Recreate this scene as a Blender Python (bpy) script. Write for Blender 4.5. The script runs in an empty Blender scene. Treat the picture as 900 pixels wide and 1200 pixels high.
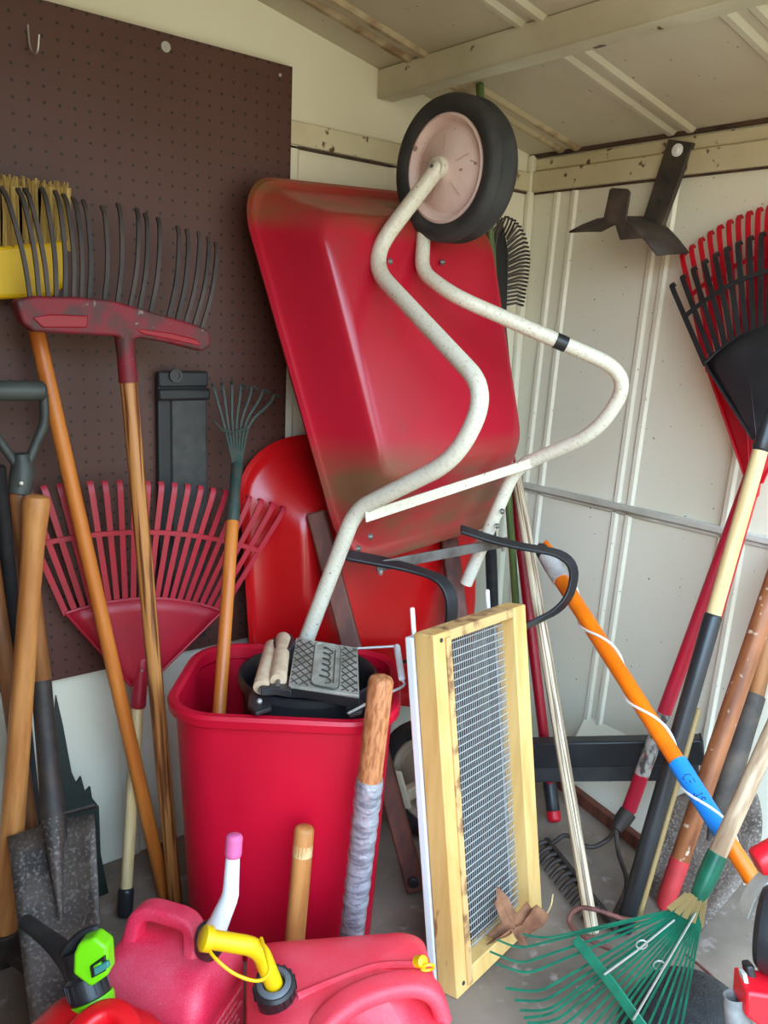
import bpy, bmesh, math, random
from mathutils import Vector as V, Matrix
random.seed(7)
SC = bpy.context.scene
COL = SC.collection
PI = math.pi

# ------------------------------------------------------------------ camera geometry
F = 988.445
RX = V((0.7748635, 0.1028524, -0.62370501))
RY = V((-0.63049016, 0.19674331, -0.75084901))
RZ = V((0.04548317, 0.97504536, 0.21729664))
CAM = V((-1.74490889, -1.56894228, 1.14280396))
FWD = V((-RX.z, -RY.z, -RZ.z))
CR = V((RX.x, RY.x, RZ.x))      # camera right in world
EX, EY, EZ = V((1, 0, 0)), V((0, 1, 0)), V((0, 0, 1))
BACK = V((FWD.x, FWD.y, 0)).normalized()      # horizontal, away from the viewer
SIDE = V((BACK.y, -BACK.x, 0))                # horizontal, to the right


def at(px, py, x=None, y=None, z=None, d=None):
    """where the sight line of a photo point meets a plane of the shed"""
    c = V(((px - 450) / F, -(py - 600) / F, -1))
    r = V((RX.dot(c), RY.dot(c), RZ.dot(c)))
    if x is not None:
        t = (x - CAM.x) / r.x
    elif y is not None:
        t = (y - CAM.y) / r.y
    elif z is not None:
        t = (z - CAM.z) / r.z
    else:
        t = d / r.dot(FWD)
    return CAM + r * t


def perp(px, py, p0, axis):
    """sight line point in the plane through p0 square to axis"""
    c = at(px, py, d=1) - CAM
    return CAM + c * ((p0 - CAM).dot(axis) / c.dot(axis))


def lerp(a, b, t):
    return a + (b - a) * t


# ------------------------------------------------------------------ materials
def lin(c):
    o = []
    for v in c[:3]:
        v = v / 255
        o.append(v / 12.92 if v <= .04045 else ((v + .055) / 1.055) ** 2.4)
    return (o[0], o[1], o[2], 1)


def mat(name, col, rough=.5, metal=0, col2=None, scale=(8, 8, 8), lo=.4, hi=.65, bump=0, bscale=60, spec=.5,
        spots=None, spot_scale=30, spot_lo=.62, spot_hi=.68, coat=0, detail=5, dust=None):
    m = bpy.data.materials.new(name)
    m.use_nodes = True
    nt = m.node_tree
    N, L = nt.nodes, nt.links
    b = N['Principled BSDF']
    b.inputs['Roughness'].default_value = rough
    b.inputs['Metallic'].default_value = metal
    b.inputs['Specular IOR Level'].default_value = spec
    b.inputs['Coat Weight'].default_value = coat
    b.inputs['Base Color'].default_value = lin(col)
    tc = N.new('ShaderNodeTexCoord')
    cur = None

    def mask(sc, l, h, det=detail):
        mp = N.new('ShaderNodeMapping')
        mp.inputs['Scale'].default_value = sc if isinstance(sc, tuple) else (sc, sc, sc)
        L.new(tc.outputs['Object'], mp.inputs['Vector'])
        n = N.new('ShaderNodeTexNoise')
        n.inputs['Scale'].default_value = 1
        n.inputs['Detail'].default_value = det
        L.new(mp.outputs[0], n.inputs['Vector'])
        r = N.new('ShaderNodeMapRange')
        r.inputs['From Min'].default_value = l
        r.inputs['From Max'].default_value = h
        L.new(n.outputs['Fac'], r.inputs['Value'])
        return r.outputs[0]

    def mix(fac, a, c):
        x = N.new('ShaderNodeMix')
        x.data_type = 'RGBA'
        L.new(fac, x.inputs['Factor'])
        if a is None:
            x.inputs['A'].default_value = lin(col)
        else:
            L.new(a, x.inputs['A'])
        x.inputs['B'].default_value = lin(c)
        return x.outputs['Result']

    if col2:
        cur = mix(mask(scale, lo, hi), cur, col2)
    if spots:
        cur = mix(mask(spot_scale, spot_lo, spot_hi, 3), cur, spots)
    if dust:                       # (colour, z0, z1): dirt band between local heights, broken by noise
        for (dc, z0, z1, amt) in dust:
            s = N.new('ShaderNodeSeparateXYZ')
            L.new(tc.outputs['Object'], s.inputs[0])
            r = N.new('ShaderNodeMapRange')
            r.inputs['From Min'].default_value = z0
            r.inputs['From Max'].default_value = z1
            L.new(s.outputs['Z'], r.inputs['Value'])
            nm = mask((5, 5, 9), .3, .7)
            mu = N.new('ShaderNodeMath')
            mu.operation = 'MULTIPLY'
            L.new(r.outputs[0], mu.inputs[0])
            L.new(nm, mu.inputs[1])
            m2 = N.new('ShaderNodeMath')
            m2.operation = 'MULTIPLY'
            L.new(mu.outputs[0], m2.inputs[0])
            m2.inputs[1].default_value = amt
            m2.use_clamp = True
            cur = mix(m2.outputs[0], cur, dc)
    if cur is not None:
        L.new(cur, b.inputs['Base Color'])
    if bump:
        n = N.new('ShaderNodeTexNoise')
        n.inputs['Scale'].default_value = bscale
        n.inputs['Detail'].default_value = 4
        L.new(tc.outputs['Object'], n.inputs['Vector'])
        bp = N.new('ShaderNodeBump')
        bp.inputs['Strength'].default_value = bump
        bp.inputs['Distance'].default_value = .004
        L.new(n.outputs['Fac'], bp.inputs['Height'])
        L.new(bp.outputs[0], b.inputs['Normal'])
    return m


M = {}
M['wall'] = mat('painted_sheet_metal', (231, 225, 204), .42, col2=(222, 213, 186), scale=(1.6, 1.6, .9), lo=.45, hi=.7, spots=(104, 86, 62), spot_scale=95, spot_lo=.715, spot_hi=.74, bump=.08, bscale=12)
M['ceil'] = mat('ceiling_paint', (206, 197, 174), .55, col2=(188, 176, 150), scale=(2, 2, 2), spots=(110, 80, 50), spot_scale=80, spot_lo=.71, spot_hi=.74, bump=.06, bscale=10)
M['rib_rust'] = mat('rusty_ceiling_seam', (190, 172, 138), .6, col2=(116, 74, 38), scale=(9, 9, 9), lo=.45, hi=.62)
M['rail'] = mat('rail_paint', (214, 204, 172), .5, col2=(192, 178, 142), scale=(4, 4, 4), spots=(96, 68, 44), spot_scale=34, spot_lo=.64, spot_hi=.69)
M['seam'] = mat('seam_rail', (214, 212, 200), .5, col2=(176, 170, 154), scale=(6, 6, 6))
M['beam'] = mat('beam_paint', (206, 200, 176), .5, col2=(186, 178, 150), scale=(5, 5, 5), spots=(90, 66, 44), spot_scale=22, spot_lo=.69, spot_hi=.72)
M['rust_edge'] = mat('rust_edge', (88, 62, 46), .8, col2=(56, 40, 32), scale=(14, 14, 14))
M['floor'] = mat('dusty_floor', (142, 124, 108), .85, col2=(98, 84, 72), scale=(4, 4, 4), lo=.4, hi=.66, spots=(146, 130, 122), spot_scale=26, spot_lo=.6, spot_hi=.7, bump=.25, bscale=50)
M['ground'] = mat('gravel_drive', (182, 160, 122), .95, col2=(160, 140, 104), scale=(6, 6, 6), bump=.4, bscale=80)
M['red_barrow'] = mat('barrow_enamel', (186, 20, 38), .3, col2=(166, 24, 38), scale=(3, 3, 3), lo=.4, hi=.7, spots=(150, 46, 46), spot_scale=7, spot_lo=.6, spot_hi=.85, dust=[((124, 84, 50), 1.285, 1.345, .95), ((128, 82, 58), .90, .77, .9)])
M['red_barrow2'] = mat('barrow_red', (196, 16, 18), .26, col2=(176, 16, 22), scale=(3, 3, 3))
M['red_can'] = mat('bin_plastic', (206, 8, 44), .42, col2=(192, 10, 42), scale=(4, 4, 4), spots=(240, 70, 140), spot_scale=11, spot_lo=.80, spot_hi=.83)
M['red_gas'] = mat('faded_red_plastic', (236, 54, 72), .5, col2=(234, 80, 94), scale=(14, 14, 14), lo=.42, hi=.72, bump=.2, bscale=260, spots=(236, 120, 128), spot_scale=420, spot_lo=.58, spot_hi=.95)
M['red_gas2'] = mat('scuffed_pink_red_plastic', (234, 44, 80), .45, col2=(236, 96, 118), scale=(8, 8, 11), lo=.45, hi=.7, bump=.2, bscale=300, spots=(240, 140, 154), spot_scale=420, spot_lo=.55, spot_hi=.95)
M['red_gas3'] = mat('bright_red_plastic', (236, 20, 30), .36, col2=(222, 22, 32), scale=(7, 7, 7), bump=.08, bscale=200)
M['red_rake'] = mat('rake_red_plastic', (176, 24, 44), .45, col2=(158, 30, 46), scale=(9, 9, 9))
M['red_rake2'] = mat('bright_rake_red', (206, 10, 32), .4, col2=(186, 14, 36), scale=(9, 9, 9))
M['red_dull'] = mat('worn_red_paint', (128, 26, 38), .6, col2=(84, 46, 44), scale=(30, 30, 30), lo=.45, hi=.62, spots=(140, 120, 112), spot_scale=60, spot_lo=.66, spot_hi=.72)
M['red_deep'] = mat('dark_red_paint', (150, 10, 30), .4)
M['red_pole'] = mat('red_pole_paint', (206, 26, 56), .45, col2=(190, 40, 62), scale=(40, 40, 8))
M['red_socket'] = mat('red_socket_paint', (198, 54, 58), .5, col2=(172, 52, 54), scale=(30, 30, 30))
M['worn_white'] = mat('worn_grey_paint', (196, 190, 180), .6, col2=(88, 78, 72), scale=(70, 70, 40), lo=.45, hi=.6, spots=(200, 40, 60), spot_scale=40, spot_lo=.6, spot_hi=.63)
M['cream_tube'] = mat('cream_enamel', (222, 214, 194), .38, col2=(206, 194, 170), scale=(160, 160, 160), lo=.5, hi=.7, spots=(150, 108, 70), spot_scale=190, spot_lo=.66, spot_hi=.72)
M['cream_hub'] = mat('pinkish_hub', (238, 214, 204), .5, col2=(226, 196, 186), scale=(14, 14, 14), spots=(150, 116, 96), spot_scale=40, spot_lo=.68, spot_hi=.71)
M['tan_hub'] = mat('tan_hub', (206, 188, 160), .5, col2=(182, 164, 134), scale=(14, 14, 14))
M['tyre'] = mat('tyre_rubber', (44, 44, 44), .75, col2=(58, 56, 54), scale=(20, 20, 20), bump=.2, bscale=200)
M['black'] = mat('black_plastic', (30, 31, 33), .4, col2=(42, 42, 44), scale=(12, 12, 12))
M['black_matte'] = mat('black_matte', (38, 37, 37), .7, col2=(52, 50, 48), scale=(30, 30, 30), bump=.15, bscale=160)
M['black_textured'] = mat('black_textured', (30, 32, 36), .4, col2=(44, 46, 50), scale=(50, 50, 50), bump=.5, bscale=260)
M['tine_grey'] = mat('dusty_tine', (74, 62, 58), .6, col2=(46, 42, 42), scale=(30, 30, 10))
M['iron'] = mat('dark_iron', (58, 52, 48), .6, .3, col2=(74, 62, 54), scale=(40, 40, 40))
M['steel_grey'] = mat('grey_steel', (120, 116, 112), .45, .5, col2=(92, 84, 80), scale=(30, 30, 30))
M['bolt'] = mat('zinc_bolt', (198, 196, 190), .35, .7)
M['spade'] = mat('rusty_spade_steel', (92, 78, 68), .6, .25, col2=(54, 48, 44), scale=(12, 12, 12), lo=.4, hi=.62, spots=(128, 114, 104), spot_scale=170, spot_lo=.52, spot_hi=.70, bump=.3, bscale=90)
M['scoop'] = mat('rusty_scoop_steel', (112, 98, 88), .7, .15, col2=(72, 60, 52), scale=(14, 14, 14), lo=.4, hi=.62, spots=(160, 146, 130), spot_scale=210, spot_lo=.48, spot_hi=.74, bump=.4, bscale=120)
M['wood_orange'] = mat('varnished_orange_wood', (214, 128, 52), .42, col2=(190, 102, 36), scale=(60, 60, 5), lo=.4, hi=.68)
M['wood_grain'] = mat('open_grain_wood', (194, 130, 68), .5, col2=(108, 58, 26), scale=(150, 150, 5), lo=.46, hi=.58, detail=2)
M['wood_tan'] = mat('tan_handle_wood', (206, 140, 76), .5, col2=(172, 104, 50), scale=(50, 50, 6))
M['wood_brown'] = mat('brown_handle_wood', (158, 102, 56), .55, col2=(112, 70, 38), scale=(60, 60, 7))
M['wood_dark'] = mat('dark_barrow_wood', (116, 62, 44), .6, col2=(84, 44, 34), scale=(50, 50, 6))
M['wood_pale'] = mat('pale_wood', (226, 198, 146), .5, col2=(206, 170, 112), scale=(60, 60, 5))
M['wood_grey'] = mat('weathered_wood', (196, 168, 136), .65, col2=(156, 122, 92), scale=(90, 90, 12), lo=.42, hi=.62)
M['wood_rust'] = mat('chipped_brown_wood', (162, 98, 58), .5, col2=(120, 66, 36), scale=(50, 50, 8), lo=.4, hi=.65, spots=(206, 184, 158), spot_scale=50, spot_lo=.62, spot_hi=.68)
M['wood_stripe'] = mat('striped_pale_wood', (222, 200, 168), .6, col2=(122, 98, 74), scale=(330, 330, 3), lo=.47, hi=.58, detail=2)
M['wood_cork'] = mat('speckled_wood', (200, 130, 82), .6, col2=(160, 92, 52), scale=(150, 150, 40), lo=.45, hi=.6)
M['pine'] = mat('pine_board', (232, 188, 118), .55, col2=(214, 164, 92), scale=(40, 40, 4), lo=.4, hi=.7, spots=(160, 104, 56), spot_scale=(30, 30, 9), spot_lo=.68, spot_hi=.74)
M['pine_end'] = mat('weathered_pine', (214, 172, 112), .6, col2=(142, 100, 64), scale=(26, 26, 26), lo=.5, hi=.62)
M['white_strip'] = mat('white_plastic_strip', (236, 238, 236), .45, spots=(150, 120, 90), spot_scale=40, spot_lo=.72, spot_hi=.75)
M['wire'] = mat('galvanised_wire', (190, 188, 184), .45, .3)
M['straw'] = mat('broom_straw', (196, 164, 92), .8, col2=(160, 126, 62), scale=(160, 160, 8), lo=.4, hi=.6)
M['yellow'] = mat('yellow_plastic', (240, 196, 8), .4, col2=(232, 180, 8), scale=(14, 14, 14))
M['green_wire'] = mat('green_enamel', (16, 104, 76), .38, col2=(14, 84, 62), scale=(30, 30, 30))
M['green_dark'] = mat('dark_green_enamel', (44, 66, 60), .5, col2=(66, 70, 62), scale=(60, 60, 60))
M['green_pole'] = mat('green_stake', (92, 112, 56), .5, col2=(74, 92, 46), scale=(40, 40, 8))
M['green_broken'] = mat('dark_green_plastic', (34, 44, 38), .5)
M['lime'] = mat('lime_plastic', (124, 224, 20), .35)
M['teal'] = mat('teal_plastic', (64, 140, 130), .4)
M['orange'] = mat('orange_fibreglass', (248, 124, 10), .35, col2=(240, 112, 8), scale=(20, 20, 20))
M['blue_tape'] = mat('blue_tape', (20, 132, 226), .5)
M['ink'] = mat('black_ink', (18, 24, 40), .6)
M['cord'] = mat('white_cord', (236, 226, 214), .8)
M['silver_tape'] = mat('silver_tape', (186, 186, 194), .32, .45, col2=(140, 140, 150), scale=(40, 40, 130), lo=.45, hi=.6, bump=.6, bscale=120)
M['white_tape'] = mat('white_tape', (206, 202, 200), .6, col2=(176, 172, 170), scale=(20, 20, 60), bump=.3, bscale=60)
M['pink'] = mat('pink_plastic', (226, 104, 156), .5)
M['white_plastic'] = mat('white_plastic', (240, 240, 244), .4)
M['grey_ring'] = mat('grey_threaded_plastic', (92, 94, 98), .45)
M['channel'] = mat('charcoal_channel', (54, 54, 52), .6, col2=(68, 66, 62), scale=(40, 40, 40), bump=.2, bscale=200)
M['channel_side'] = mat('channel_recess', (36, 37, 37), .55)
M['bracket'] = mat('weathered_bracket', (62, 54, 48), .7, .1, col2=(92, 78, 66), scale=(16, 16, 16), lo=.45, hi=.65)
M['plate'] = mat('cast_zinc', (196, 194, 180), .4, .4, col2=(146, 142, 126), scale=(26, 26, 26))
M['plate_dark'] = mat('cast_groove', (84, 82, 74), .6, .3)
M['roller'] = mat('wooden_roller', (216, 188, 158), .55, col2=(196, 164, 132), scale=(60, 60, 14))
M['leaf'] = mat('dry_leaf', (154, 104, 72), .8, col2=(112, 68, 44), scale=(30, 30, 30), bump=.4, bscale=80)
M['rust_wire'] = mat('rusty_wire', (126, 74, 64), .6, .2, col2=(92, 54, 48), scale=(40, 40, 40))
M['tan_stake'] = mat('tan_stake', (150, 122, 74), .6)
M['grey_plastic'] = mat('grey_plastic', (148, 146, 142), .6, col2=(110, 108, 104), scale=(30, 30, 30))
M['cream_plate'] = mat('cream_plate', (208, 208, 194), .5, col2=(180, 182, 170), scale=(18, 18, 18))
M['red_machine'] = mat('red_machine_plastic', (226, 24, 38), .35)
M['warning'] = mat('moulded_warning_text', (236, 128, 138), .6)
M['grip_grey'] = mat('grey_green_grip', (72, 76, 70), .5, col2=(58, 62, 58), scale=(20, 20, 20))


def pegboard_mat():
    m = mat('brown_pegboard', (76, 42, 33), .5, col2=(84, 49, 39), scale=(3, 3, 3), lo=.35, hi=.7)
    nt = m.node_tree
    N, L = nt.nodes, nt.links
    b = N['Principled BSDF']
    src = b.inputs['Base Color'].links[0].from_socket
    tc = N.new('ShaderNodeTexCoord')
    sp = N.new('ShaderNodeSeparateXYZ')
    L.new(tc.outputs['Object'], sp.inputs[0])

    def mth(op, a, bb):
        n = N.new('ShaderNodeMath')
        n.operation = op
        for i, v in enumerate((a, bb)):
            if isinstance(v, (int, float)):
                n.inputs[i].default_value = v
            else:
                L.new(v, n.inputs[i])
        return n.outputs[0]
    P = .0254
    cx = mth('SUBTRACT', mth('FRACT', mth('DIVIDE', sp.outputs['X'], P), 0), .5)
    cz = mth('SUBTRACT', mth('FRACT', mth('DIVIDE', sp.outputs['Z'], P), 0), .5)
    r2 = mth('ADD', mth('MULTIPLY', cx, cx), mth('MULTIPLY', cz, cz))
    hole = mth('LESS_THAN', r2, .0105)
    x = N.new('ShaderNodeMix')
    x.data_type = 'RGBA'
    L.new(hole, x.inputs['Factor'])
    L.new(src, x.inputs['A'])
    x.inputs['B'].default_value = lin((24, 15, 13))
    L.new(x.outputs['Result'], b.inputs['Base Color'])
    return m


M['peg'] = pegboard_mat()


# ------------------------------------------------------------------ mesh building
def frame(d, up=None):
    d = d.normalized()
    up = up or (EZ if abs(d.z) < .9 else EX)
    s = d.cross(up)
    if s.length < 1e-6:
        s = d.cross(EX)
    s.normalize()
    return s, s.cross(d).normalized()


class G:
    def __init__(self):
        self.v, self.f = [], []

    def add(self, vs, fs):
        k = len(self.v)
        self.v += [V(p) for p in vs]
        self.f += [tuple(i + k for i in f) for f in fs]
        return self

    def loft(self, rings, cap0=True, cap1=True, closed=False):
        n = len(rings[0])
        vs = [p for r in rings for p in r]
        fs = []
        m = len(rings)
        for i in range(m if closed else m - 1):
            a, b = i * n, ((i + 1) % m) * n
            for j in range(n):
                k = (j + 1) % n
                fs.append((a + j, a + k, b + k, b + j))
        if not closed:
            if cap0:
                fs.append(tuple(range(n - 1, -1, -1)))
            if cap1:
                fs.append(tuple((m - 1) * n + j for j in range(n)))
        return self.add(vs, fs)

    def tube(self, pts, r, n=12, closed=False, caps=True):
        pts = [V(p) for p in pts]
        m = len(pts)
        rr = r if isinstance(r, (list, tuple)) else [r] * m
        rings = []
        s = None
        for i, p in enumerate(pts):
            if closed:
                d = pts[(i + 1) % m] - pts[i - 1]
            else:
                d = pts[min(i + 1, m - 1)] - pts[max(i - 1, 0)]
            d.normalize()
            if s is None:
                s, _ = frame(d)
            s = (s - d * s.dot(d))
            if s.length < 1e-6:
                s, _ = frame(d)
            s.normalize()
            u = s.cross(d)
            rings.append([p + (s * math.cos(2 * PI * j / n) + u * math.sin(2 * PI * j / n)) * rr[i] for j in range(n)])
        return self.loft(rings, caps, caps, closed)

    def strap(self, pts, w, t, side, closed=False):
        """rectangular section swept along pts; width w lies along `side`"""
        pts = [V(p) for p in pts]
        m = len(pts)
        ww = w if isinstance(w, (list, tuple)) else [w] * m
        rings = []
        for i, p in enumerate(pts):
            d = (pts[(i + 1) % m] - pts[i - 1]) if closed else (pts[min(i + 1, m - 1)] - pts[max(i - 1, 0)])
            d.normalize()
            s = V(side) - d * V(side).dot(d)
            s.normalize()
            u = s.cross(d)
            a, b = s * ww[i] / 2, u * t / 2
            rings.append([p + a + b, p - a + b, p - a - b, p + a - b])
        return self.loft(rings, closed=closed)

    def box(self, c, sx, sy, sz, ax=EX, ay=EY, az=EZ):
        c = V(c)
        vs = [c + ax * (sx / 2 * a) + ay * (sy / 2 * b) + az * (sz / 2 * d) for a in (-1, 1) for b in (-1, 1) for d in (-1, 1)]
        return self.add(vs, [(0, 1, 3, 2), (4, 6, 7, 5), (0, 4, 5, 1), (2, 3, 7, 6), (0, 2, 6, 4), (1, 5, 7, 3)])

    def bar(self, a, b, w, t, side):
        return self.strap([a, b], w, t, side)

    def prism(self, poly, ext):
        n = len(poly)
        p = [V(q) for q in poly]
        vs = p + [q + V(ext) for q in p]
        fs = [tuple(range(n - 1, -1, -1)), tuple(range(n, 2 * n))]
        for j in range(n):
            k = (j + 1) % n
            fs.append((j, k, n + k, n + j))
        return self.add(vs, fs)

    def lathe(self, c, axis, prof, n=32, cap0=True, cap1=True, closed=False):
        """prof: list of (radius, height along axis)"""
        s, u = frame(V(axis))
        a = V(axis).normalized()
        c = V(c)
        rings = [[c + a * h + (s * math.cos(2 * PI * j / n) + u * math.sin(2 * PI * j / n)) * max(r, 1e-5) for j in range(n)] for r, h in prof]
        return self.loft(rings, cap0, cap1, closed)

    def grid(self, rows, close_u=False):
        n = len(rows[0])
        vs = [p for r in rows for p in r]
        fs = []
        for i in range(len(rows) - 1):
            for j in range(n - 1):
                a = i * n + j
                fs.append((a, a + 1, a + n + 1, a + n))
        return self.add(vs, fs)


def rootloc(o):
    return o['_loc'] if '_loc' in o else (0, 0, 0)


LOC = {}


def obj(name, g, m, parent=None, loc=None, bevel=0, bseg=2, sub=0, solid=0, smooth=40, soff=0):
    me = bpy.data.meshes.new(name)
    if parent is not None:
        base = LOC[parent.name]
    else:
        base = V(loc) if loc is not None else V((0, 0, 0))
    q = None
    if isinstance(m, str) and m.startswith('wood_') and len(g.v) > 8:
        dv = sum(g.v[-4:], V()) - sum(g.v[:4], V())
        q = dv.normalized().to_track_quat('Z', 'Y')
        qi = q.inverted()
        me.from_pydata([tuple(qi @ (p - base)) for p in g.v], [], g.f)
    else:
        me.from_pydata([tuple(p - base) for p in g.v], [], g.f)
    bm = bmesh.new()
    bm.from_mesh(me)
    bmesh.ops.recalc_face_normals(bm, faces=bm.faces)
    bm.to_mesh(me)
    bm.free()
    if smooth:
        for p in me.polygons:
            p.use_smooth = True
        me.set_sharp_from_angle(angle=math.radians(smooth))
    me.materials.append(M[m] if isinstance(m, str) else m)
    o = bpy.data.objects.new(name, me)
    COL.objects.link(o)
    LOC[o.name] = base
    if q is not None:
        o.rotation_mode = 'QUATERNION'
        o.rotation_quaternion = q
    if parent is not None:
        o.parent = parent
    else:
        o.location = base
    if solid:
        md = o.modifiers.new('solid', 'SOLIDIFY')
        md.thickness = solid
        md.offset = soff
    if bevel:
        md = o.modifiers.new('bevel', 'BEVEL')
        md.width = bevel
        md.segments = bseg
        md.limit_method = 'ANGLE'
        md.angle_limit = math.radians(35)
        md.harden_normals = False
    if sub:
        md = o.modifiers.new('sub', 'SUBSURF')
        md.levels = md.render_levels = sub
    return o


def thing(name, label, cat, loc, group=None):
    o = bpy.data.objects.new(name, None)
    o.empty_display_size = .05
    COL.objects.link(o)
    o.location = loc
    LOC[o.name] = V(loc)
    return tag(o, label, cat, group)


def tag(o, label, cat, group=None):
    o['label'] = label
    o['category'] = cat
    if group:
        o['group'] = group
    return o


def struct(o):
    o['kind'] = 'structure'
    return o


def part_label(o, label):
    o['label'] = label
    return o


def smooth_path(pts, rad, seg=8):
    """polyline with its corners rounded"""
    pts = [V(p) for p in pts]
    out = [pts[0]]
    for i in range(1, len(pts) - 1):
        a, b, c = pts[i - 1], pts[i], pts[i + 1]
        r = rad[i - 1] if isinstance(rad, (list, tuple)) else rad
        l1 = min(r, (a - b).length * .48)
        l2 = min(r, (c - b).length * .48)
        p = b + (a - b).normalized() * l1
        q = b + (c - b).normalized() * l2
        for k in range(seg + 1):
            t = k / seg
            out.append(p * (1 - t) ** 2 + b * 2 * t * (1 - t) + q * t * t)
    out.append(pts[-1])
    return out


def round_pole(g, a, b, r0, r1=None, n=14, round0=True, round1=True):
    r1 = r0 if r1 is None else r1
    d = (b - a).normalized()
    L = (b - a).length
    pts, rr = [], []
    if round0:
        pts += [a, a + d * r0 * .15, a + d * r0 * .45]
        rr += [r0 * .6, r0 * .88, r0]
    else:
        pts.append(a)
        rr.append(r0)
    for k in (.25, .5, .75):
        pts.append(a + d * L * k)
        rr.append(lerp(r0, r1, k))
    if round1:
        pts += [b - d * r1 * .45, b - d * r1 * .15, b]
        rr += [r1, r1 * .88, r1 * .6]
    else:
        pts.append(b)
        rr.append(r1)
    g.tube(pts, rr, n)
    return g


def rrect(c, ex, ey, hx, hy, r, n=6):
    """rounded rectangle ring"""
    r = min(r, hx * .999, hy * .999)
    out = []
    for (sx, sy, a0) in ((1, 1, 0), (-1, 1, PI / 2), (-1, -1, PI), (1, -1, 3 * PI / 2)):
        for k in range(n + 1):
            a = a0 + PI / 2 * k / n
            out.append(c + ex * (sx * (hx - r) + r * math.cos(a)) + ey * (sy * (hy - r) + r * math.sin(a)))
    return out


def bolt(name, c, axis, r, parent, m='bolt', h=.004):
    g = G().lathe(c, axis, [(r, 0), (r, h * .5), (r * .7, h), (.0001, h * 1.1)], 12)
    return obj(name, g, m, parent)


# ------------------------------------------------------------------ the shed
SLOPE = .196
HE = 1.58
XL, YF = -1.80, -1.42


def roof(x):
    return HE - SLOPE * x


g = G().box((-.95, -.85, -.021), 2.4, 2.0, .04)
floor = struct(obj('floor', g, 'floor', bevel=0))
# gable wall at the left of the photo (plane y = 0) with raised ribs
g = G()
g.prism([V((.0, 0, 0)), V((0, 0, HE)), V((XL, 0, roof(XL))), V((XL, 0, 0))], (0, .03, 0))
for x0 in (-1.42, -1.105, -.735, -.455, -.12):
    g.prism([V((x0 - .02, 0, 0)), V((x0 - .011, -.007, 0)), V((x0 + .011, -.007, 0)), V((x0 + .02, 0, 0))], (0, 0, 1.53))
struct(obj('wall_left', g, 'wall', smooth=0))
g = G()
g.prism([V((0, .03, 0)), V((0, .03, HE)), V((0, YF, HE)), V((0, YF, 0))], (.03, 0, 0))
for (y0, y1) in ((-.13, -.075), (-.41, -.372), (-.70, -.655), (-.99, -.945), (-1.28, -1.24), (-1.55, -1.51)):
    for (za, zb, sh) in ((0, .72, -.0), (.74, 1.52, -.0)):
        for yy in (y0, y1):
            t = .035
            pa, pb = yy + (1.53 - za) * t - .02, yy + (1.53 - zb) * t - .02
            q = []
            for (yc, z) in ((pa, za), (pb, zb)):
                q.append([V((0, yc + .011, z)), V((-.006, yc + .005, z)), V((-.006, yc - .005, z)), V((0, yc - .011, z))])
            g.loft(q)
struct(obj('wall_right', g, 'wall', smooth=0))
# the two other sides, out of the photo: a closed side and a wide doorway behind the viewer
g = G()
g.prism([V((XL, .03, 0)), V((XL, .03, roof(XL))), V((XL, YF, roof(XL))), V((XL, YF, 0))], (-.03, 0, 0))
struct(obj('wall_back', g, 'wood_brown', smooth=0))
# roof sheets
g = G()
e = .02
g.prism([V((.05, .03, roof(.05))), V((XL - .03, .03, roof(XL - .03))), V((XL - .03, .03, roof(XL - .03) + e)), V((.05, .03, roof(.05) + e))], (0, YF - .12, 0))
struct(obj('ceiling', g, 'ceil', smooth=0))


def roof_ribs(name, y0, m):
    g = G()
    for dy in (-.024, .024):
        rings = []
        for x in (-.01, XL):
            z = roof(x)
            rings.append([V((x, y0 + dy + .015, z)), V((x, y0 + dy + .006, z - .007)), V((x, y0 + dy - .006, z - .007)), V((x, y0 + dy - .015, z))])
        g.loft(rings)
    return struct(obj(name, g, m, smooth=0))


roof_ribs('trim_1', at(672, 160, x=-.01).y + .01, 'rib_rust')
roof_ribs('trim_2', at(800, 138, x=-.01).y, 'ceil')
roof_ribs('trim_3', at(800, 138, x=-.01).y - .33, 'ceil')
roof_ribs('trim_4', at(800, 138, x=-.01).y - .66, 'ceil')
# rusty seam where roof meets the eave wall
g = G().box((-.006, YF / 2, HE - .002), .012, -YF, .008)
g.box((-.006, YF / 2, HE - .05), .004, -YF, .004)
struct(obj('trim_5', g, 'rust_edge', smooth=0))
# top rails on both walls
g = G()
g.box((-.008, YF / 2, 1.515), .016, -YF, .05)
g.box((-.004, YF / 2, 1.556), .008, -YF, .03)
struct(obj('trim_6', g, 'rail', bevel=.003))
g = G()
g.box((XL / 2, -.007, 1.515), -XL, .014, .046)
struct(obj('trim_7', g, 'rail', bevel=.003))
g = G()
g.box((XL / 2, -.004, 1.4885), -XL, .006, .004)
g.box((-.004, YF / 2, 1.4875), .006, -YF, .004)
struct(obj('trim_8', g, 'rust_edge', smooth=0))
# mid rail on the right wall
g = G().box((-.008, YF / 2, .733), .016, -YF, .016)
g.box((-.003, YF / 2, .718), .006, -YF, .010)
struct(obj('trim_9', g, 'seam', bevel=.003))
# corner post
g = G()
g.box((-.010, -.010, .79), .02, .02, 1.58)
struct(obj('trim_10', g, 'wall', bevel=.006))
# sloped flashing and board at the foot of the right wall
g = G()
g.prism([V((0, -.34, .16)), V((-.115, -.34, .0)), V((-.11, -.34, -.0005)), V((0, -.34, .15))], (0, -.36, 0))
struct(obj('trim_11', g, 'wall', smooth=0))
g = G().bar(V((-.10, -.30, .016)), V((-.175, -.66, .016)), .02, .03, EX)
struct(obj('baseboard_right', g, 'wood_dark', bevel=.002))
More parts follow.
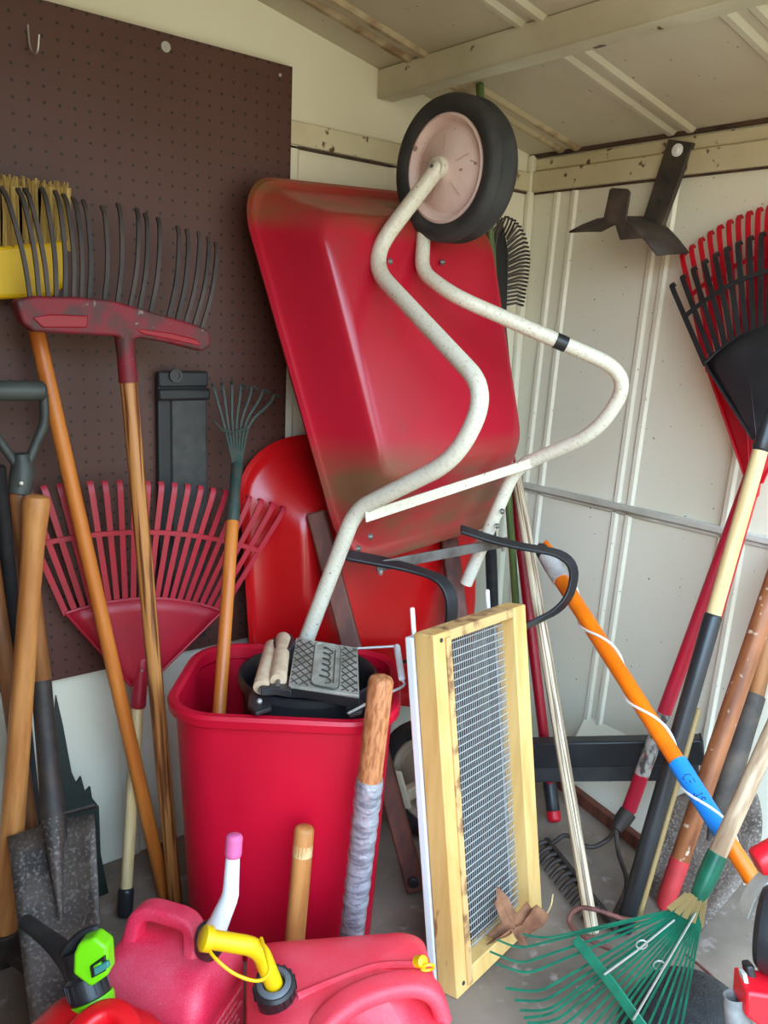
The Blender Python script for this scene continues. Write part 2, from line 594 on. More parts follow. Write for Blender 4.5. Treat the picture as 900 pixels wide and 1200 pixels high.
# roof purlin crossing under the sheets
xb = -.5
pa = at(452, 92, y=0)
g = G()
xb = pa.x
for (dx, sx, sz, dz) in ((0, .045, .006, -.052), (-.020, .005, .055, -.025), (.012, .026, .004, -.008)):
    g.box((xb + dx, YF / 2, roof(xb) + dz), sx, -YF - .002, sz)
struct(obj('trim_12', g, 'beam', bevel=.0015))
# ground outside the doorway
g = G().box((-1, -8, -.14), 24, 24, .1)
g2 = obj('trim_13', g, 'ground')
g2.name = 'ground'
struct(g2)

# ------------------------------------------------------------------ pegboard and what is on it
XR = -.749
g = G().box(((XR - 1.78) / 2, -.019, (1.633 + .448) / 2), (XR + 1.78), .006, 1.185)
pb = thing('pegboard', 'large dark brown perforated hardboard panel screwed to the left wall', 'pegboard', (-1.3, -.019, .448))
obj('panel', g, 'peg', pb, bevel=.001)
for (px, py) in ((194, 55), (328, 88)):
    c = at(px, py, y=-.022)
    r_ = .009 if px < 300 else .003
    g = G().lathe(c, -EY, [(r_, 0), (r_, .002), (r_ * .35, .002), (r_ * .35, .005), (.0001, .005)], 20)
    part_label(obj('screw', g, 'bolt', pb), 'pale screw and washer')
hk = at(33, 45, y=-.022)
g = G().tube(smooth_path([hk + V((0, 0, .02)), hk + V((0, -.006, -.02)), hk + V((0.004, -.03, -.03)), hk + V((.006, -.035, .0))], .02), .0018, 8)
tag(obj('peg_hook', g, 'bolt', None, loc=hk), 'small bare wire hook in the top corner of the brown pegboard', 'hook')

# charcoal channel strip hanging on the board
ch = thing('plastic_channel', 'long charcoal plastic channel hanging upright on the brown pegboard', 'channel', at(208, 750, y=-.02))
tl, tr = at(181, 440, y=-.024), at(238, 440, y=-.024)
bz = at(215, 748, y=-.024).z
w = tr.x - tl.x
g = G().box(((tl.x + tr.x) / 2, -.031, (tl.z + bz) / 2), w, .014, tl.z - bz)
obj('body', g, 'channel_side', ch, bevel=.003)
g = G().box(((tl.x + tr.x) / 2 + w * .12, -.041, (tl.z - .03 + bz) / 2), w * .74, .008, tl.z - bz - .06)
obj('cover', g, 'channel', ch, bevel=.005)
g = G().box(((tl.x + tr.x) / 2, -.044, tl.z - .035), w * 1.06, .016, .022)
obj('band', g, 'channel_side', ch, bevel=.005)
g = G().box(((tl.x + tr.x) / 2, -.038, tl.z - .006), w * 1.02, .014, .03)
obj('end_cap', g, 'channel_side', ch, bevel=.004)
g = G().lathe(at(205, 440, y=-.045), -EY, [(.013, 0), (.013, .006), (.008, .006), (.008, .003), (.0001, .003)], 20)
obj('knob', g, 'channel', ch)


# ------------------------------------------------------------------ rakes with a fan head
def fan_rake_head(root, apex, u, s, nrm, hb, wb, ht, wt, n, tw, m, plate_m=None, hook=.018, band=None, arc=.02, t_thick=.003, neck=.016, ribs=True):
    """plate from the apex out to height hb (half width wb); tines from there to height ht (half width wt); hooks along nrm"""
    def P(t, k):     # t -1..1 across, k 0 plate edge .. 1 tip
        a = apex + u * (hb - arc * t * t) + s * (t * wb)
        b = apex + u * (ht - arc * 1.2 * t * t) + s * (t * wt)
        return lerp(a, b, k)
    rows = []
    N_ = 12
    for i in range(8):
        k = i / 7
        row = []
        for j in range(N_ + 1):
            t = -1 + 2 * j / N_
            row.append(lerp(apex + s * (t * neck), P(t, 0), k) + nrm * (.010 * (1 - t * t) * (1 - k * .6)))
        rows.append(row)
    obj('fan_plate', G().grid(rows), plate_m or m, root, solid=.004)
    if ribs:
        g = G()
        for t in (-1, -.34, .34, 1):
            g.tube([apex + s * (t * neck) + nrm * (.003 + .009 * (1 - t * t)), P(t, 0) + nrm * .003], .0026 if abs(t) == 1 else .0015, 6)
        row = [P(-1 + 2 * j / N_, 0) + nrm * .002 for j in range(N_ + 1)]
        g.tube(row, .0035, 6)
        obj('rib', g, m, root)
    for i in range(n):
        t = -1 + 2 * i / (n - 1)
        d = (P(t, 1) - P(t, 0)).normalized()
        side = d.cross(nrm).normalized()
        pts = [P(t, 0) - d * .004, P(t, .5), P(t, .9), P(t, .97) - nrm * hook * .15, P(t, 1.0) - nrm * hook * .55, P(t, 1.0) - nrm * hook * 1.2 - d * hook * .3]
        obj('tine', G().strap(pts, [tw, tw, tw, tw, tw, tw * .8], t_thick, side), m, root)
    if band is not None:
        row = [P(-1 + 2 * j / 24, band) + nrm * .003 for j in range(25)]
        obj('cross_band', G().strap(row, .009, .004, u), m, root)


# left: red plastic leaf rake, fan against the pegboard, handle down to the floor
a = at(163, 803, y=-.078)
b = at(146, 1074, z=.004)
root = thing('leaf_rake', 'red plastic leaf rake with a wide fan upright against the brown pegboard', 'rake', b)
top = at(190, 566, y=-.088)
u = (top - a).normalized()
ext = V((1, -.16, 0))
s = (ext - u * ext.dot(u)).normalized()
nrm = s.cross(u)
if nrm.y > 0:
    nrm = -nrm
ht = (top - a).length
fan_rake_head(root, a, u, s, nrm, ht * .44, .152, ht, .262, 21, .0105, 'red_rake', band=.58, arc=.028, hook=.014)
dn = (b - a).normalized()
g = G()
round_pole(g, a + u * .06 - nrm * 0 + dn * 0, a + dn * .045, .012, .016)
obj('socket', g, 'red_rake', root)
cut = a + (b - a) * ((1040 - 803) / (1074 - 803))
obj('handle', round_pole(G(), a + dn * .02, cut + dn * .01, .0115), 'wood_pale', root)
part_label(obj('grip', round_pole(G(), cut, b, .0155, .015), 'black', root), 'black grip at the lower end')
bolt('rivet', at(166, 786, y=-.092), nrm, .003, root)

# orange broom, head up, behind the red headed rake
a = at(33, 345, y=-.066)
b = at(194, 1051, z=.004)
root = thing('broom', 'upturned broom with yellow cap, straw bristles and long orange wooden handle', 'broom', b)
obj('handle', round_pole(G(), a + (a - b).normalized() * .03, b, .0135), 'wood_orange', root)
cl = [(-16, 290), (82, 280), (78, 335), (60, 349), (-6, 351), (-14, 340)]
g = G().prism([at(px, py, y=-.090) for px, py in cl], (0, .045, 0))
obj('cap', g, 'yellow', root, bevel=.008, bseg=3)
g = G()
random.seed(3)
for i in range(230):
    k = random.random()
    px = -14 + 92 * k
    dy = random.uniform(-.088, -.045)
    p0 = at(px, 292, y=dy)
    p1 = at(px + random.uniform(-3, 3) + (k - .5) * 6, 203 + 14 * k + random.uniform(-3, 10), y=dy + random.uniform(-.004, .004))
    g.tube([p0, lerp(p0, p1, .5), p1], [.0024, .0022, .0016], 4)
for i in range(8):
    k = (i + .5) / 8
    g.box(at(-14 + 92 * k, 258, y=-.066), .021, .034, .1)
br = obj('bristles', g, 'straw', root)
br['kind'] = 'stuff'
bolt('screw', at(26, 283, y=-.091), -EY, .003, root, 'iron')

# dark red headed thatching rake with long flexible tines
a = at(146, 398, y=-.158)
b = at(206, 1062, z=.004)
root = thing('lawn_rake', 'long tined rake with dull dark red head and open grained wooden handle', 'rake', b)
d = (b - a).normalized()
c0 = a + d * .06
obj('handle', round_pole(G(), c0, b, .0145, .0135), 'wood_grain', root)
g = G()
g.tube([a + d * -.01, a + d * .03, c0 + d * .012], [.017, .0155, .0165], 14)
obj('socket', g, 'red_dull', root)
prof = [(18, 352), (40, 347), (90, 348), (132, 352), (180, 366), (225, 379), (246, 387), (248, 405), (238, 412), (200, 402), (165, 396), (148, 402), (138, 394), (90, 392), (40, 389), (26, 378)]
g = G().prism([at(px, py, y=-.173) for px, py in prof], (0, .03, 0))
hd = obj('head', g, 'red_dull', root, bevel=.005, bseg=3)
for pl in ([(38, 372), (60, 368), (104, 370), (102, 384), (50, 384)], [(160, 385), (200, 390), (232, 398), (236, 406), (200, 398), (168, 392)]):
    g = G().prism([at(px, py, y=-.175) for px, py in pl], (0, .006, 0))
    obj('inset', g, 'red_deep', hd, bevel=.002)
tips = [(2, 214), (22, 216), (30, 216), (50, 215), (66, 219), (76, 223), (87, 226), (99, 230), (121, 237), (140, 234), (162, 240), (172, 246), (187, 251), (210, 261), (221, 265), (235, 268), (246, 274), (255, 280)]
bases = [(36, 349), (46, 348), (57, 348), (66, 348), (76, 348), (86, 348), (95, 349), (104, 349), (122, 351), (137, 353), (152, 357), (163, 360), (176, 364), (197, 370), (207, 373), (217, 376), (227, 379), (236, 382)]
for (tx, ty), (bx, by) in zip(tips, bases):
    p0 = at(bx, by + 3, y=-.158)
    p3 = at(tx, ty, y=-.128)
    p1 = lerp(p0, p3, .4) + V((.003, -.012, 0))
    p2 = lerp(p0, p3, .85) + V((.001, -.006, .004))
    pts = smooth_path([p0, p1, p2, p3 + V((0, .008, -.006))], .05, 4)
    tn = obj('tine', G().strap(pts, .0065, .005, EX), 'tine_grey', root)

# D handled square spade
a = at(22, 575, y=-.135)
b = at(92, 1215, z=.004)
root = thing('spade', 'square mouthed rusty spade with dark grey D grip and brown shaft', 'spade', b)
sk_top = at(48, 796, d=1.50)
neck = at(62, 955, d=1.43)
obj('shaft', round_pole(G(), a, sk_top + (sk_top - a).normalized() * .01, .016, .018), 'wood_brown', root)
g = G()
g.tube([sk_top, lerp(sk_top, neck, .3), lerp(sk_top, neck, .75), neck, neck + V((.008, -.02, -.04))], [.0175, .0175, .0178, .0215, .008], 14)
obj('socket', g, 'iron', root)
# blade
B1, B2 = at(8, 974, d=1.424), at(110, 946, d=1.445)
B3, B4 = at(126, 1235, z=.014), at(42, 1258, z=.014)
rows = []
nn = ((B2 - B1).cross(B4 - B1)).normalized()
if nn.y > 0:
    nn = -nn
for i in range(9):
    k = i / 8
    l, r = lerp(B1, B4, k), lerp(B2, B3, k)
    rows.append([lerp(l, r, j / 10) - nn * (.012 * (1 - (2 * j / 10 - 1) ** 2)) + (V((0, 0, .0)) if i else V((0, 0, -.012 * abs(2 * j / 10 - 1)))) for j in range(11)])
blade = obj('blade', G().grid(rows), 'spade', root, solid=.003)
g = G()
e0, e1 = lerp(B1, B2, .62), B2 + (B2 - B1) * .04
g.strap([e0 + nn * .008, e1 + nn * .008], .022, .004, nn)
obj('tread', g, 'iron', blade)
g = G()
g.tube([neck, lerp(neck, lerp(B3, B4, .5), .25) + nn * .004, lerp(neck, lerp(B3, B4, .5), .45)], [.020, .010, .003], 10)
obj('rib', g, 'spade', blade)
# grip
g = G()
yl = -.128
L0, L1 = at(-26, 458, y=yl), at(53, 458, y=yl)
g.tube([L0, lerp(L0, L1, .05), lerp(L0, L1, .95), L1], [.012, .0165, .0165, .012], 16)
gr = obj('grip', g, 'grip_grey', root)
g = G()
j0 = at(25, 540, y=-.131)
g.tube(smooth_path([at(51, 462, y=yl), at(53, 495, y=yl), at(44, 515, y=yl), j0 + V((.008, 0, -.01))], .03), .0075, 10)
g.tube(smooth_path([at(-24, 462, y=yl), at(-18, 495, y=yl), at(2, 520, y=yl), j0 + V((-.006, 0, -.01))], .03), .0075, 10)
obj('yoke', g, 'grip_grey', root)
g = G()
d = (sk_top - a).normalized()
g.tube([j0 + V((0, 0, .012)), j0 + d * .02, a + d * .006], [.012, .02, .0185], 14)
obj('ferrule', g, 'grip_grey', root)
bolt('rivet', at(25, 566, y=-.155), V((-.3, -1, 0)), .0045, root)

# pick handle in front of the spade shaft
a = at(43, 580, y=-.172)
b = at(4, 1118, z=.03)
d = (b - a).normalized()
root = thing('pickaxe', 'thick tan handle with flared butt end standing before the D grip spade', 'pickaxe', V((b.x, b.y, 0)))
g = G()
L = (b - a).length
ks = [0, .004, .015, .04, .09, .2, .4, .6, .8, .92, 1]
rs = [.012, .0195, .0225, .0215, .0185, .0175, .0185, .0195, .0205, .023, .024]
g.tube([a + d * L * k for k in ks], rs, 18)
obj('handle', g, 'wood_tan', root)
g = G()
hs = V((.35, -.9, 0)).normalized()
c = V((b.x, b.y, .05))
pts = [c + hs * .19 + V((0, 0, -.034)), c + hs * .09 + V((0, 0, -.008)), c, c - hs * .09 + V((0, 0, -.008)), c - hs * .16 + V((0, 0, -.034))]
g.strap(smooth_path(pts, .06), .03, .022, hs.cross(EZ))
g.tube([c + V((0, 0, -.03)), c + V((0, 0, -.012)), c + V((0, 0, .03))], [.028, .032, .029], 16)
obj('head', g, 'iron', root, bevel=.002)

# other things stacked at the far left
a = at(-6, 690, y=-.085)
b = at(34, 965, y=-.14)
d = (b - a).normalized()
b2 = a + d * ((a.z - .004) / -d.z)
root = tag(obj('wooden_pole', round_pole(G(), a - d * .1, b2, .0145), 'wood_brown', None, loc=b2), 'plain brown pole behind the spade at the far left', 'pole')
a = at(-2, 545, y=-.04)
b = at(24, 800, y=-.055)
d = (b - a).normalized()
b2 = a + d * ((a.z - .004) / -d.z)
tag(obj('black_pole', round_pole(G(), a, b2, .012), 'black_matte', None, loc=b2), 'dark slim pole leaning at the left edge behind the spade grip', 'pole')
# torn dark green plastic panel behind the spade
edge = [(66, 815), (74, 850), (84, 905), (90, 918), (95, 910), (100, 928), (106, 922), (108, 935), (116, 945), (118, 1000), (136, 1090), (140, 1105), (60, 1105), (60, 900)]
pp = []
for i, (px, py) in enumerate(edge):
    yy = -.045 - .06 * (py - 815) / 290
    pp.append(at(px, py, y=yy))
n_ = (pp[4] - pp[0]).cross(pp[-2] - pp[0]).normalized()
g = G().prism(pp, n_ * .006)
tag(obj('torn_plastic_sheet', g, 'green_broken', None, loc=V((pp[-2].x, pp[-2].y, 0))), 'torn dark green plastic sheet behind the rusty spade blade', 'plastic sheet')

# ------------------------------------------------------------------ wheelbarrows
def quadmap(TL, TR, BL, BR):
    n = (TR - TL).cross(BL - TL).normalized()
    if n.y > 0:
        n = -n

    def f(s, t, h):
        return lerp(lerp(TL, TR, s), lerp(BL, BR, s), t) + n * h
    return f, n


def tray_mesh(TL, TR, BL, BR, ins, depth, R0=.16, R1=.12):
    f, n = quadmap(TL, TR, BL, BR)
    l, r, t_, b_ = ins
    k = 9

    def ring(i, h, R):
        l_, r_, tt, bb = l * i, r * i, t_ * i, b_ * i
        s0, s1, t0, t1 = l_, 1 - r_, tt, 1 - bb
        out = []
        for (sx, sy, a0) in ((s1, t1, 0), (s0, t1, PI / 2), (s0, t0, PI), (s1, t0, 1.5 * PI)):
            cx = sx - R if sx == s1 else sx + R
            cy = sy - R if sy == t1 else sy + R
            for q in range(k + 1):
                a = a0 + PI / 2 * q / k
                out.append(f(cx + R * math.cos(a), cy + R * math.sin(a), h))
        return out
    rings = [ring(-.10, -.004, R0 + .01), ring(-.14, .004, R0 + .015), ring(-.06, .010, R0 + .005), ring(.04, .008, R0),
             ring(.12, depth * .10, R0), ring(.5, depth * .5, (R0 + R1) / 2), ring(.86, depth * .88, R1), ring(.95, depth * .965, R1), ring(1.05, depth * 1.0, R1), ring(1.3, depth * 1.01, R1)]
    last = rings[-1]
    c = sum(last, V()) / len(last)
    for q in (.66, .33):
        rings.append([lerp(c, p, q) for p in last])
    g = G().loft(rings, cap0=False, cap1=True)
    return g, f, n


def wheel(root, c, axis, R, W, hubR, hub_m, hub_face=1):
    """axis points out of the visible face"""
    a = axis.normalized()
    h = W / 2
    prof = [(hubR, -h * .72), (hubR * 1.04, -h * .86), (R * .90, -h), (R * .965, -h * .86), (R, -h * .55)]
    for q in (-.35, -.15, .05, .25):
        prof += [(R * 1.0, h * q - .004), (R * .978, h * q), (R * 1.0, h * q + .004)]
    prof += [(R, h * .55), (R * .965, h * .86), (R * .90, h), (hubR * 1.04, h * .86), (hubR, h * .72)]
    t = obj('tyre', G().lathe(c, a, prof, 64, closed=True), 'tyre', root, smooth=50)
    pr = [(hubR * 1.0, -h * .6), (hubR * 1.0, h * .74), (hubR * .95, h * .8), (hubR * .91, h * .72), (hubR * .86, h * .42), (hubR * .80, h * .40), (hubR * .66, h * .62), (hubR * .3, h * .74), (hubR * .2, h * .9), (hubR * .12, h * 1.0), (.0001, h * 1.0)]
    hub = obj('hub', G().lathe(c, a, pr, 56), hub_m, root, smooth=30)
    return hub


# --- the second barrow, standing on its nose behind everything
root2 = thing('wheelbarrow', 'bright red wheelbarrow with wooden handles and black legs standing on its nose wheel', 'wheelbarrow', at(500, 985, z=0))
TL, TR = at(283, 527, y=-.035), at(556, 498, y=-.035)
BL, BR = at(300, 798, y=-.105), at(548, 824, y=-.15)
g, f2, n2 = tray_mesh(TL, TR, BL, BR, (.13, .12, .22, .24), .095, R0=.2, R1=.16)
obj('tray', g, 'red_barrow2', root2, solid=.003)
hb_l = at(488, 1042, z=.012)
ht_l = at(370, 600, y=-.155)
g = G().bar(ht_l, hb_l, .040, .036, SIDE)
obj('handle', g, 'wood_dark', root2, bevel=.004)
ht_r = at(527, 640, y=-.19)
hb_r = at(575, 1016, z=.012)
g = G().bar(ht_r + (ht_r - hb_r) * .05, hb_r, .040, .036, SIDE)
obj('handle', g, 'wood_dark', root2, bevel=.004)
# black bent strap legs
pl = [at(405, 650, y=-.275), at(478, 664, y=-.33), at(533, 684, y=-.42), at(525, 760, y=-.43), at(463, 779, y=-.34)]
obj('leg', G().strap(smooth_path(pl, [.08, .07, .06]), .030, .007, EX), 'black', root2, bevel=.0015)
pr = [at(540, 620, y=-.335), at(588, 636, y=-.385), at(676, 652, y=-.47), at(668, 708, y=-.475), at(575, 755, y=-.43)]
obj('leg', G().strap(smooth_path(pr, [.06, .07, .06]), .026, .007, EX), 'black', root2, bevel=.0015)
g = G().bar(at(441, 664, y=-.305), at(594, 635, y=-.362), .022, .005, EZ)
obj('leg_brace', g, 'steel_grey', root2, bevel=.001)
for px, py, yy in ((446, 668, -.31), (590, 641, -.365)):
    bolt('bolt', at(px, py, y=yy), -EZ, .005, root2, h=.01)
wc = at(508, 912, z=.140)
axis = V((-.97, -.22, .06)).normalized()
hub = wheel(root2, wc, axis, .138, .07, .098, 'tan_hub')
g = G()
g.strap([wc + axis * .03, wc + axis * .075, wc + axis * .11 + V((0, 0, .0))], .03, .022, EZ)
obj('axle', g, 'tan_hub', root2, bevel=.004)
cc = at(463, 925, d=(wc + axis * .11 - CAM).dot(FWD) - .01)
dd = (hb_l - ht_l).normalized()
g = G().box(cc, .05, .012, .085, SIDE, SIDE.cross(dd), dd)
ax = obj('axle_bracket', g, 'tan_hub', root2, bevel=.004)
for k in (-.026, .026):
    bolt('bolt', cc + dd * k - BACK * .006, -BACK, .007, ax, 'iron', h=.007)
bolt('bolt', hb_l - dd * .03 - BACK * .023, -BACK, .012, root2, 'black', h=.008)

# --- the big barrow, upside down high against the wall
root1 = thing('wheelbarrow', 'red wheelbarrow with cream tubular frame hung up with its wheel near the ceiling', 'wheelbarrow', at(480, 640, y=-.25))
TL, TR = at(281, 214, y=-.075), at(540, 240, y=-.075)
BL, BR = at(405, 655, y=-.26), at(592, 600, y=-.255)
g, f1, n1 = tray_mesh(TL, TR, BL, BR, (.12, .09, .13, .20), .125, R0=.13, R1=.09)
LOCZ = LOC[root1.name].z
M['red_barrow'] = mat('barrow_enamel', (184, 24, 46), .26, col2=(166, 28, 44), scale=(3, 3, 3), lo=.4, hi=.7, spots=(150, 50, 50), spot_scale=7, spot_lo=.6, spot_hi=.85,
                      dust=[((110, 80, 44), 1.30 - LOCZ, 1.345 - LOCZ, 1.0), ((118, 78, 54), .93 - LOCZ, .85 - LOCZ, 1.4)])
obj('tray', g, 'red_barrow', root1, solid=.003)
axl = at(514, 196, x=-.60)
Lp = [axl + (axl - at(470, 250, x=-.64)).normalized() * .004, at(430, 306, x=-.70), at(572, 458, x=-.72), at(536, 538, x=-.74), at(416, 598, x=-.80), at(358, 752, x=-.85)]
pth = smooth_path(Lp, [.08, .06, .06, .04], 10)
g = G()
rr = [.0158] * len(pth)
g.tube(pth, rr, 18)
obj('frame_tube', g, 'cream_tube', root1)
axr = axl + V((.115, 0, .006))
Rp = [axr, at(497, 262, x=-.56), at(494, 318, x=-.60), at(530, 346, x=-.595), at(742, 438, x=-.31), at(702, 506, x=-.33), at(604, 548, x=-.38), at(546, 684, x=-.43)]
pth = smooth_path(Rp, [.03, .03, .05, .08, .06, .04], 10)
obj('frame_tube', G().tube(pth, .0145, 18), 'cream_tube', root1)
g = G().bar(at(428, 606, x=-.80), at(624, 542, x=-.372), .021, .004, EZ)
obj('cross_brace', g, 'cream_tube', root1, bevel=.001)


def px_of(p):
    v = p - CAM
    return 450 + F * (RX.x * v.x + RY.x * v.y + RZ.x * v.z) / v.dot(FWD), 600 - F * (RX.y * v.x + RY.y * v.y + RZ.y * v.z) / v.dot(FWD)


def near_px(path, col):
    for a_, b_ in zip(path, path[1:]):
        u0, u1 = px_of(a_)[0], px_of(b_)[0]
        if u0 <= col <= u1 and px_of(a_)[1] < 470:
            return lerp(a_, b_, (col - u0) / max(u1 - u0, 1e-6))
    return path[0]


# tape ring on right tube
p0, p1 = near_px(pth, 650), near_px(pth, 663)
part_label(obj('tape_band', G().tube([p0, p1], .0155, 18), 'black', root1), 'black tape band')
axis = V((-1, -.05, -.04)).normalized()
wc = axl - axis * .058
wc = wc - SIDE * .010
hub = wheel(root1, wc, axis, .135, .078, .100, 'cream_hub')
g = G()
for q in range(5):
    a_ = q * 1.25 + .3
    s_, u_ = frame(axis)
    dv = s_ * math.cos(a_) + u_ * math.sin(a_)
    g.strap([wc + dv * .034 + axis * .030, wc + dv * .064 + axis * .0262], .0012, .001, axis.cross(dv))
obj('crease', g, 'tan_hub', hub)
# flattened fork tip and axle nut
g = G().lathe(axl, axis, [(.02, -.006), (.02, .006), (.018, .009), (.0001, .009)], 24)
obj('fork_tip', g, 'cream_tube', root1)
g = G().lathe(axl + axis * .008, axis, [(.009, 0), (.009, .006), (.004, .006), (.004, .012), (.0001, .012)], 6)
obj('axle_nut', g, 'steel_grey', root1)
g = G().tube([axl, axr], .006, 10)
obj('axle', g, 'steel_grey', root1)
for (px, py, xx) in ((455, 307, -.70), (516, 308, -.52), (418, 641, -.81), (432, 627, -.805), (586, 598, -.40), (580, 615, -.405)):
    bolt('bolt', at(px, py, x=xx) - BACK * .012, V((.6, -.6, .1)), .006, root1, 'steel_grey', h=.008)

# ------------------------------------------------------------------ red bin and what stands in it
CB = V((-.941, -.352, 0))
ZR = .497


def bin_ring(z, hx, hy, r):
    return rrect(CB + V((0, 0, z)), SIDE, BACK, hx, hy, r, 9)


bn = thing('trash_can', 'tall red plastic rubbish bin with rounded corners', 'trash can', CB)
rings = []
for k in range(9):
    t = k / 8
    rings.append(bin_ring(.004 + (ZR - .03) * t, lerp(.170, .190, t), lerp(.134, .152, t), .08))
g = G().loft([bin_ring(.004, .15, .12, .08)] + rings + [bin_ring(ZR - .028, .192, .154, .082)]
             + [bin_ring(ZR - .028, .183, .146, .078)] + [bin_ring(.03, .164, .128, .075), bin_ring(.012, .15, .12, .08)], True, True)
obj('body', g, 'red_can', bn)
ri = [bin_ring(z, .189 + o, .152 + o, .082 + o) for (z, o) in ((ZR - .024, .005), (ZR - .020, .014), (ZR - .006, .016), (ZR, .012), (ZR + .001, .002), (ZR - .004, -.004), (ZR - .024, -.006))]
obj('rim', G().loft(ri, closed=True), 'red_can', bn)

# black pail with the wringer inside the bin
CP = CB + SIDE * .033 + BACK * .01
pr_ = .126
pail = thing('mop_bucket', 'black mop bucket with a roller wringer sitting inside the red bin', 'bucket', V((CP.x, CP.y, .24)))
g = G().lathe(CP, EZ, [(.095, .24), (.102, .25), (pr_ - .004, .492), (pr_ + .003, .495), (pr_ + .003, .508), (pr_ - .002, .510), (pr_ - .007, .504), (pr_ - .012, .48), (.093, .255), (.0001, .255)], 48)
obj('pail', g, 'black', pail)
# wringer: foot plate, two rollers, brackets
Pa, Pb, Pc, Pd = at(347, 747, z=0.5527), at(419, 759, z=0.5527), at(421, 815, z=0.5339), at(338, 803, z=0.5339)
ex_ = (Pb - Pa).normalized()
ey_ = (Pd - Pa).normalized()
nz = ex_.cross(ey_)
if nz.z < 0:
    nz = -nz
g = G().prism([Pa, Pb, Pc, Pd], -nz * .006)
fp = obj('foot_plate', g, 'plate', pail, bevel=.001)


def q4(s_, t_, h=0):
    return lerp(lerp(Pa, Pb, s_), lerp(Pd, Pc, s_), t_) + nz * h


gl, g2_ = G(), G()
for i in range(-9, 12):
    for sg in (1, -1):
        # diagonals clipped to the plate outside the name panel
        pts = []
        for k in range(41):
            s_ = k / 40
            t_ = (i * .14 + s_ * .95) if sg > 0 else (i * .14 + .3 + (1 - s_) * .95)
            ok = 0.03 < t_ < .97 and .02 < s_ < .98 and not (.30 < s_ < .74 and .04 < t_ < .96)
            if ok:
                pts.append(q4(s_, t_, .0004))
            else:
                if len(pts) > 1:
                    (gl if k < 25 else g2_).strap([pts[0], pts[-1]], .0022, .0012, nz.cross(pts[-1] - pts[0]))
                pts = []
        if len(pts) > 1:
            g2_.strap([pts[0], pts[-1]], .0022, .0012, nz.cross(pts[-1] - pts[0]))
obj('tread_pattern', gl, 'plate_dark', fp)
obj('tread_pattern', g2_, 'plate_dark', fp)
cpt = q4(.52, .5, .001)
ew, eh = (Pb - Pa).length * .20, (Pd - Pa).length * .44
exn, eyn = ex_, ey_
g = G().loft([rrect(cpt, exn, eyn, ew, eh, .012, 5), rrect(cpt + nz * .003, exn, eyn, ew, eh, .012, 5), rrect(cpt + nz * .003, exn, eyn, ew * .9, eh * .95, .011, 5), rrect(cpt + nz * .0015, exn, eyn, ew * .88, eh * .93, .01, 5)])
obj('name_panel', g, 'plate', fp)
# raised script lettering running along the panel (loops, illegible with wear)
g = G()
NL = 90
pts = []
for k in range(NL + 1):
    t = k / NL
    al = lerp(.80, -.80, t) * eh
    amp = .30 * ew * (1.5 if t < .16 or .84 < t < .9 else 1)
    pts.append(cpt + eyn * (al + .006 * math.sin(2 * PI * 6 * t + 1.2)) + exn * (amp * math.sin(2 * PI * 6 * t)) + nz * .003)
g.tube(pts, .0013, 6)
g.tube([cpt + eyn * (.80 * eh) + exn * ew * .62 + nz * .003, cpt + eyn * (-.70 * eh) + exn * ew * .62 + nz * .003], .0011, 6)
obj('script_lettering', g, 'plate_dark', fp)
obj('panel_outline', G().tube(rrect(cpt + nz * .0014, exn, eyn, ew * 1.02, eh * 1.02, .012, 5), .0013, 6, closed=True), 'plate_dark', fp)
g = G()
lo = -nz * .024
g.prism([Pd - nz * .0062, Pc - nz * .0062, Pc - nz * .030, lerp(Pc, Pd, .3) - nz * .026, lerp(Pc, Pd, .75) - nz * .022, Pd - nz * .026], -ey_ * .006)
g.prism([Pa - nz * .0062, Pb - nz * .0062, Pb - nz * .024, Pa - nz * .024], ey_ * .005)
obj('side_flange', g, 'black', pail, bevel=.001)
for (t0, t1, dz) in (((332, 748), (326, 798), .006), ((319, 757), (306, 806), -.004)):
    r0, r1 = at(t0[0], t0[1], z=0.5498 + dz), at(t1[0], t1[1], z=0.5310 + dz)
    ro = obj('roller', G().tube([r0, r0 + (r1 - r0) * .02, r0 + (r1 - r0) * .98, r1], [.0135, .0145, .0145, .0135], 18), 'roller', pail)
    g = G().tube([r0 + (r0 - r1).normalized() * .012, r1 + (r1 - r0).normalized() * .012], .004, 8)
    obj('roller_pin', g, 'steel_grey', ro)
g = G()
bk = [at(px, py, z=0.5179) for px, py in ((304, 801), (318, 795), (340, 801), (341, 818), (322, 815), (306, 816))]
g.prism(bk, V((0, 0, .014)))
bk = [at(px, py, z=0.5592) for px, py in ((318, 748), (340, 742), (346, 750), (340, 760), (324, 762))]
g.prism(bk, V((0, 0, -.02)))
obj('roller_bracket', g, 'black', pail, bevel=.0015)
g = G()
bk = [at(px, py, z=0.5028) for px, py in ((292, 818), (299, 810), (310, 812), (316, 822), (318, 834), (300, 840), (290, 832))]
g.prism(bk, V((0, 0, .008)))
obj('hinge_lug', g, 'black', pail, bevel=.002)
g = G()
bk = [at(px, py, z=0.5028) for px, py in ((404, 834), (410, 824), (420, 822), (427, 828), (424, 838), (410, 842))]
g.prism(bk, V((0, 0, .008)))
obj('hinge_lug', g, 'black', pail, bevel=.002)
bolt('rivet', at(318, 806, z=0.5216), V((-.3, -.6, .7)), .005, pail)
bolt('rivet', at(304, 822, z=0.5141), V((-.3, -.6, .7)), .005, pail)
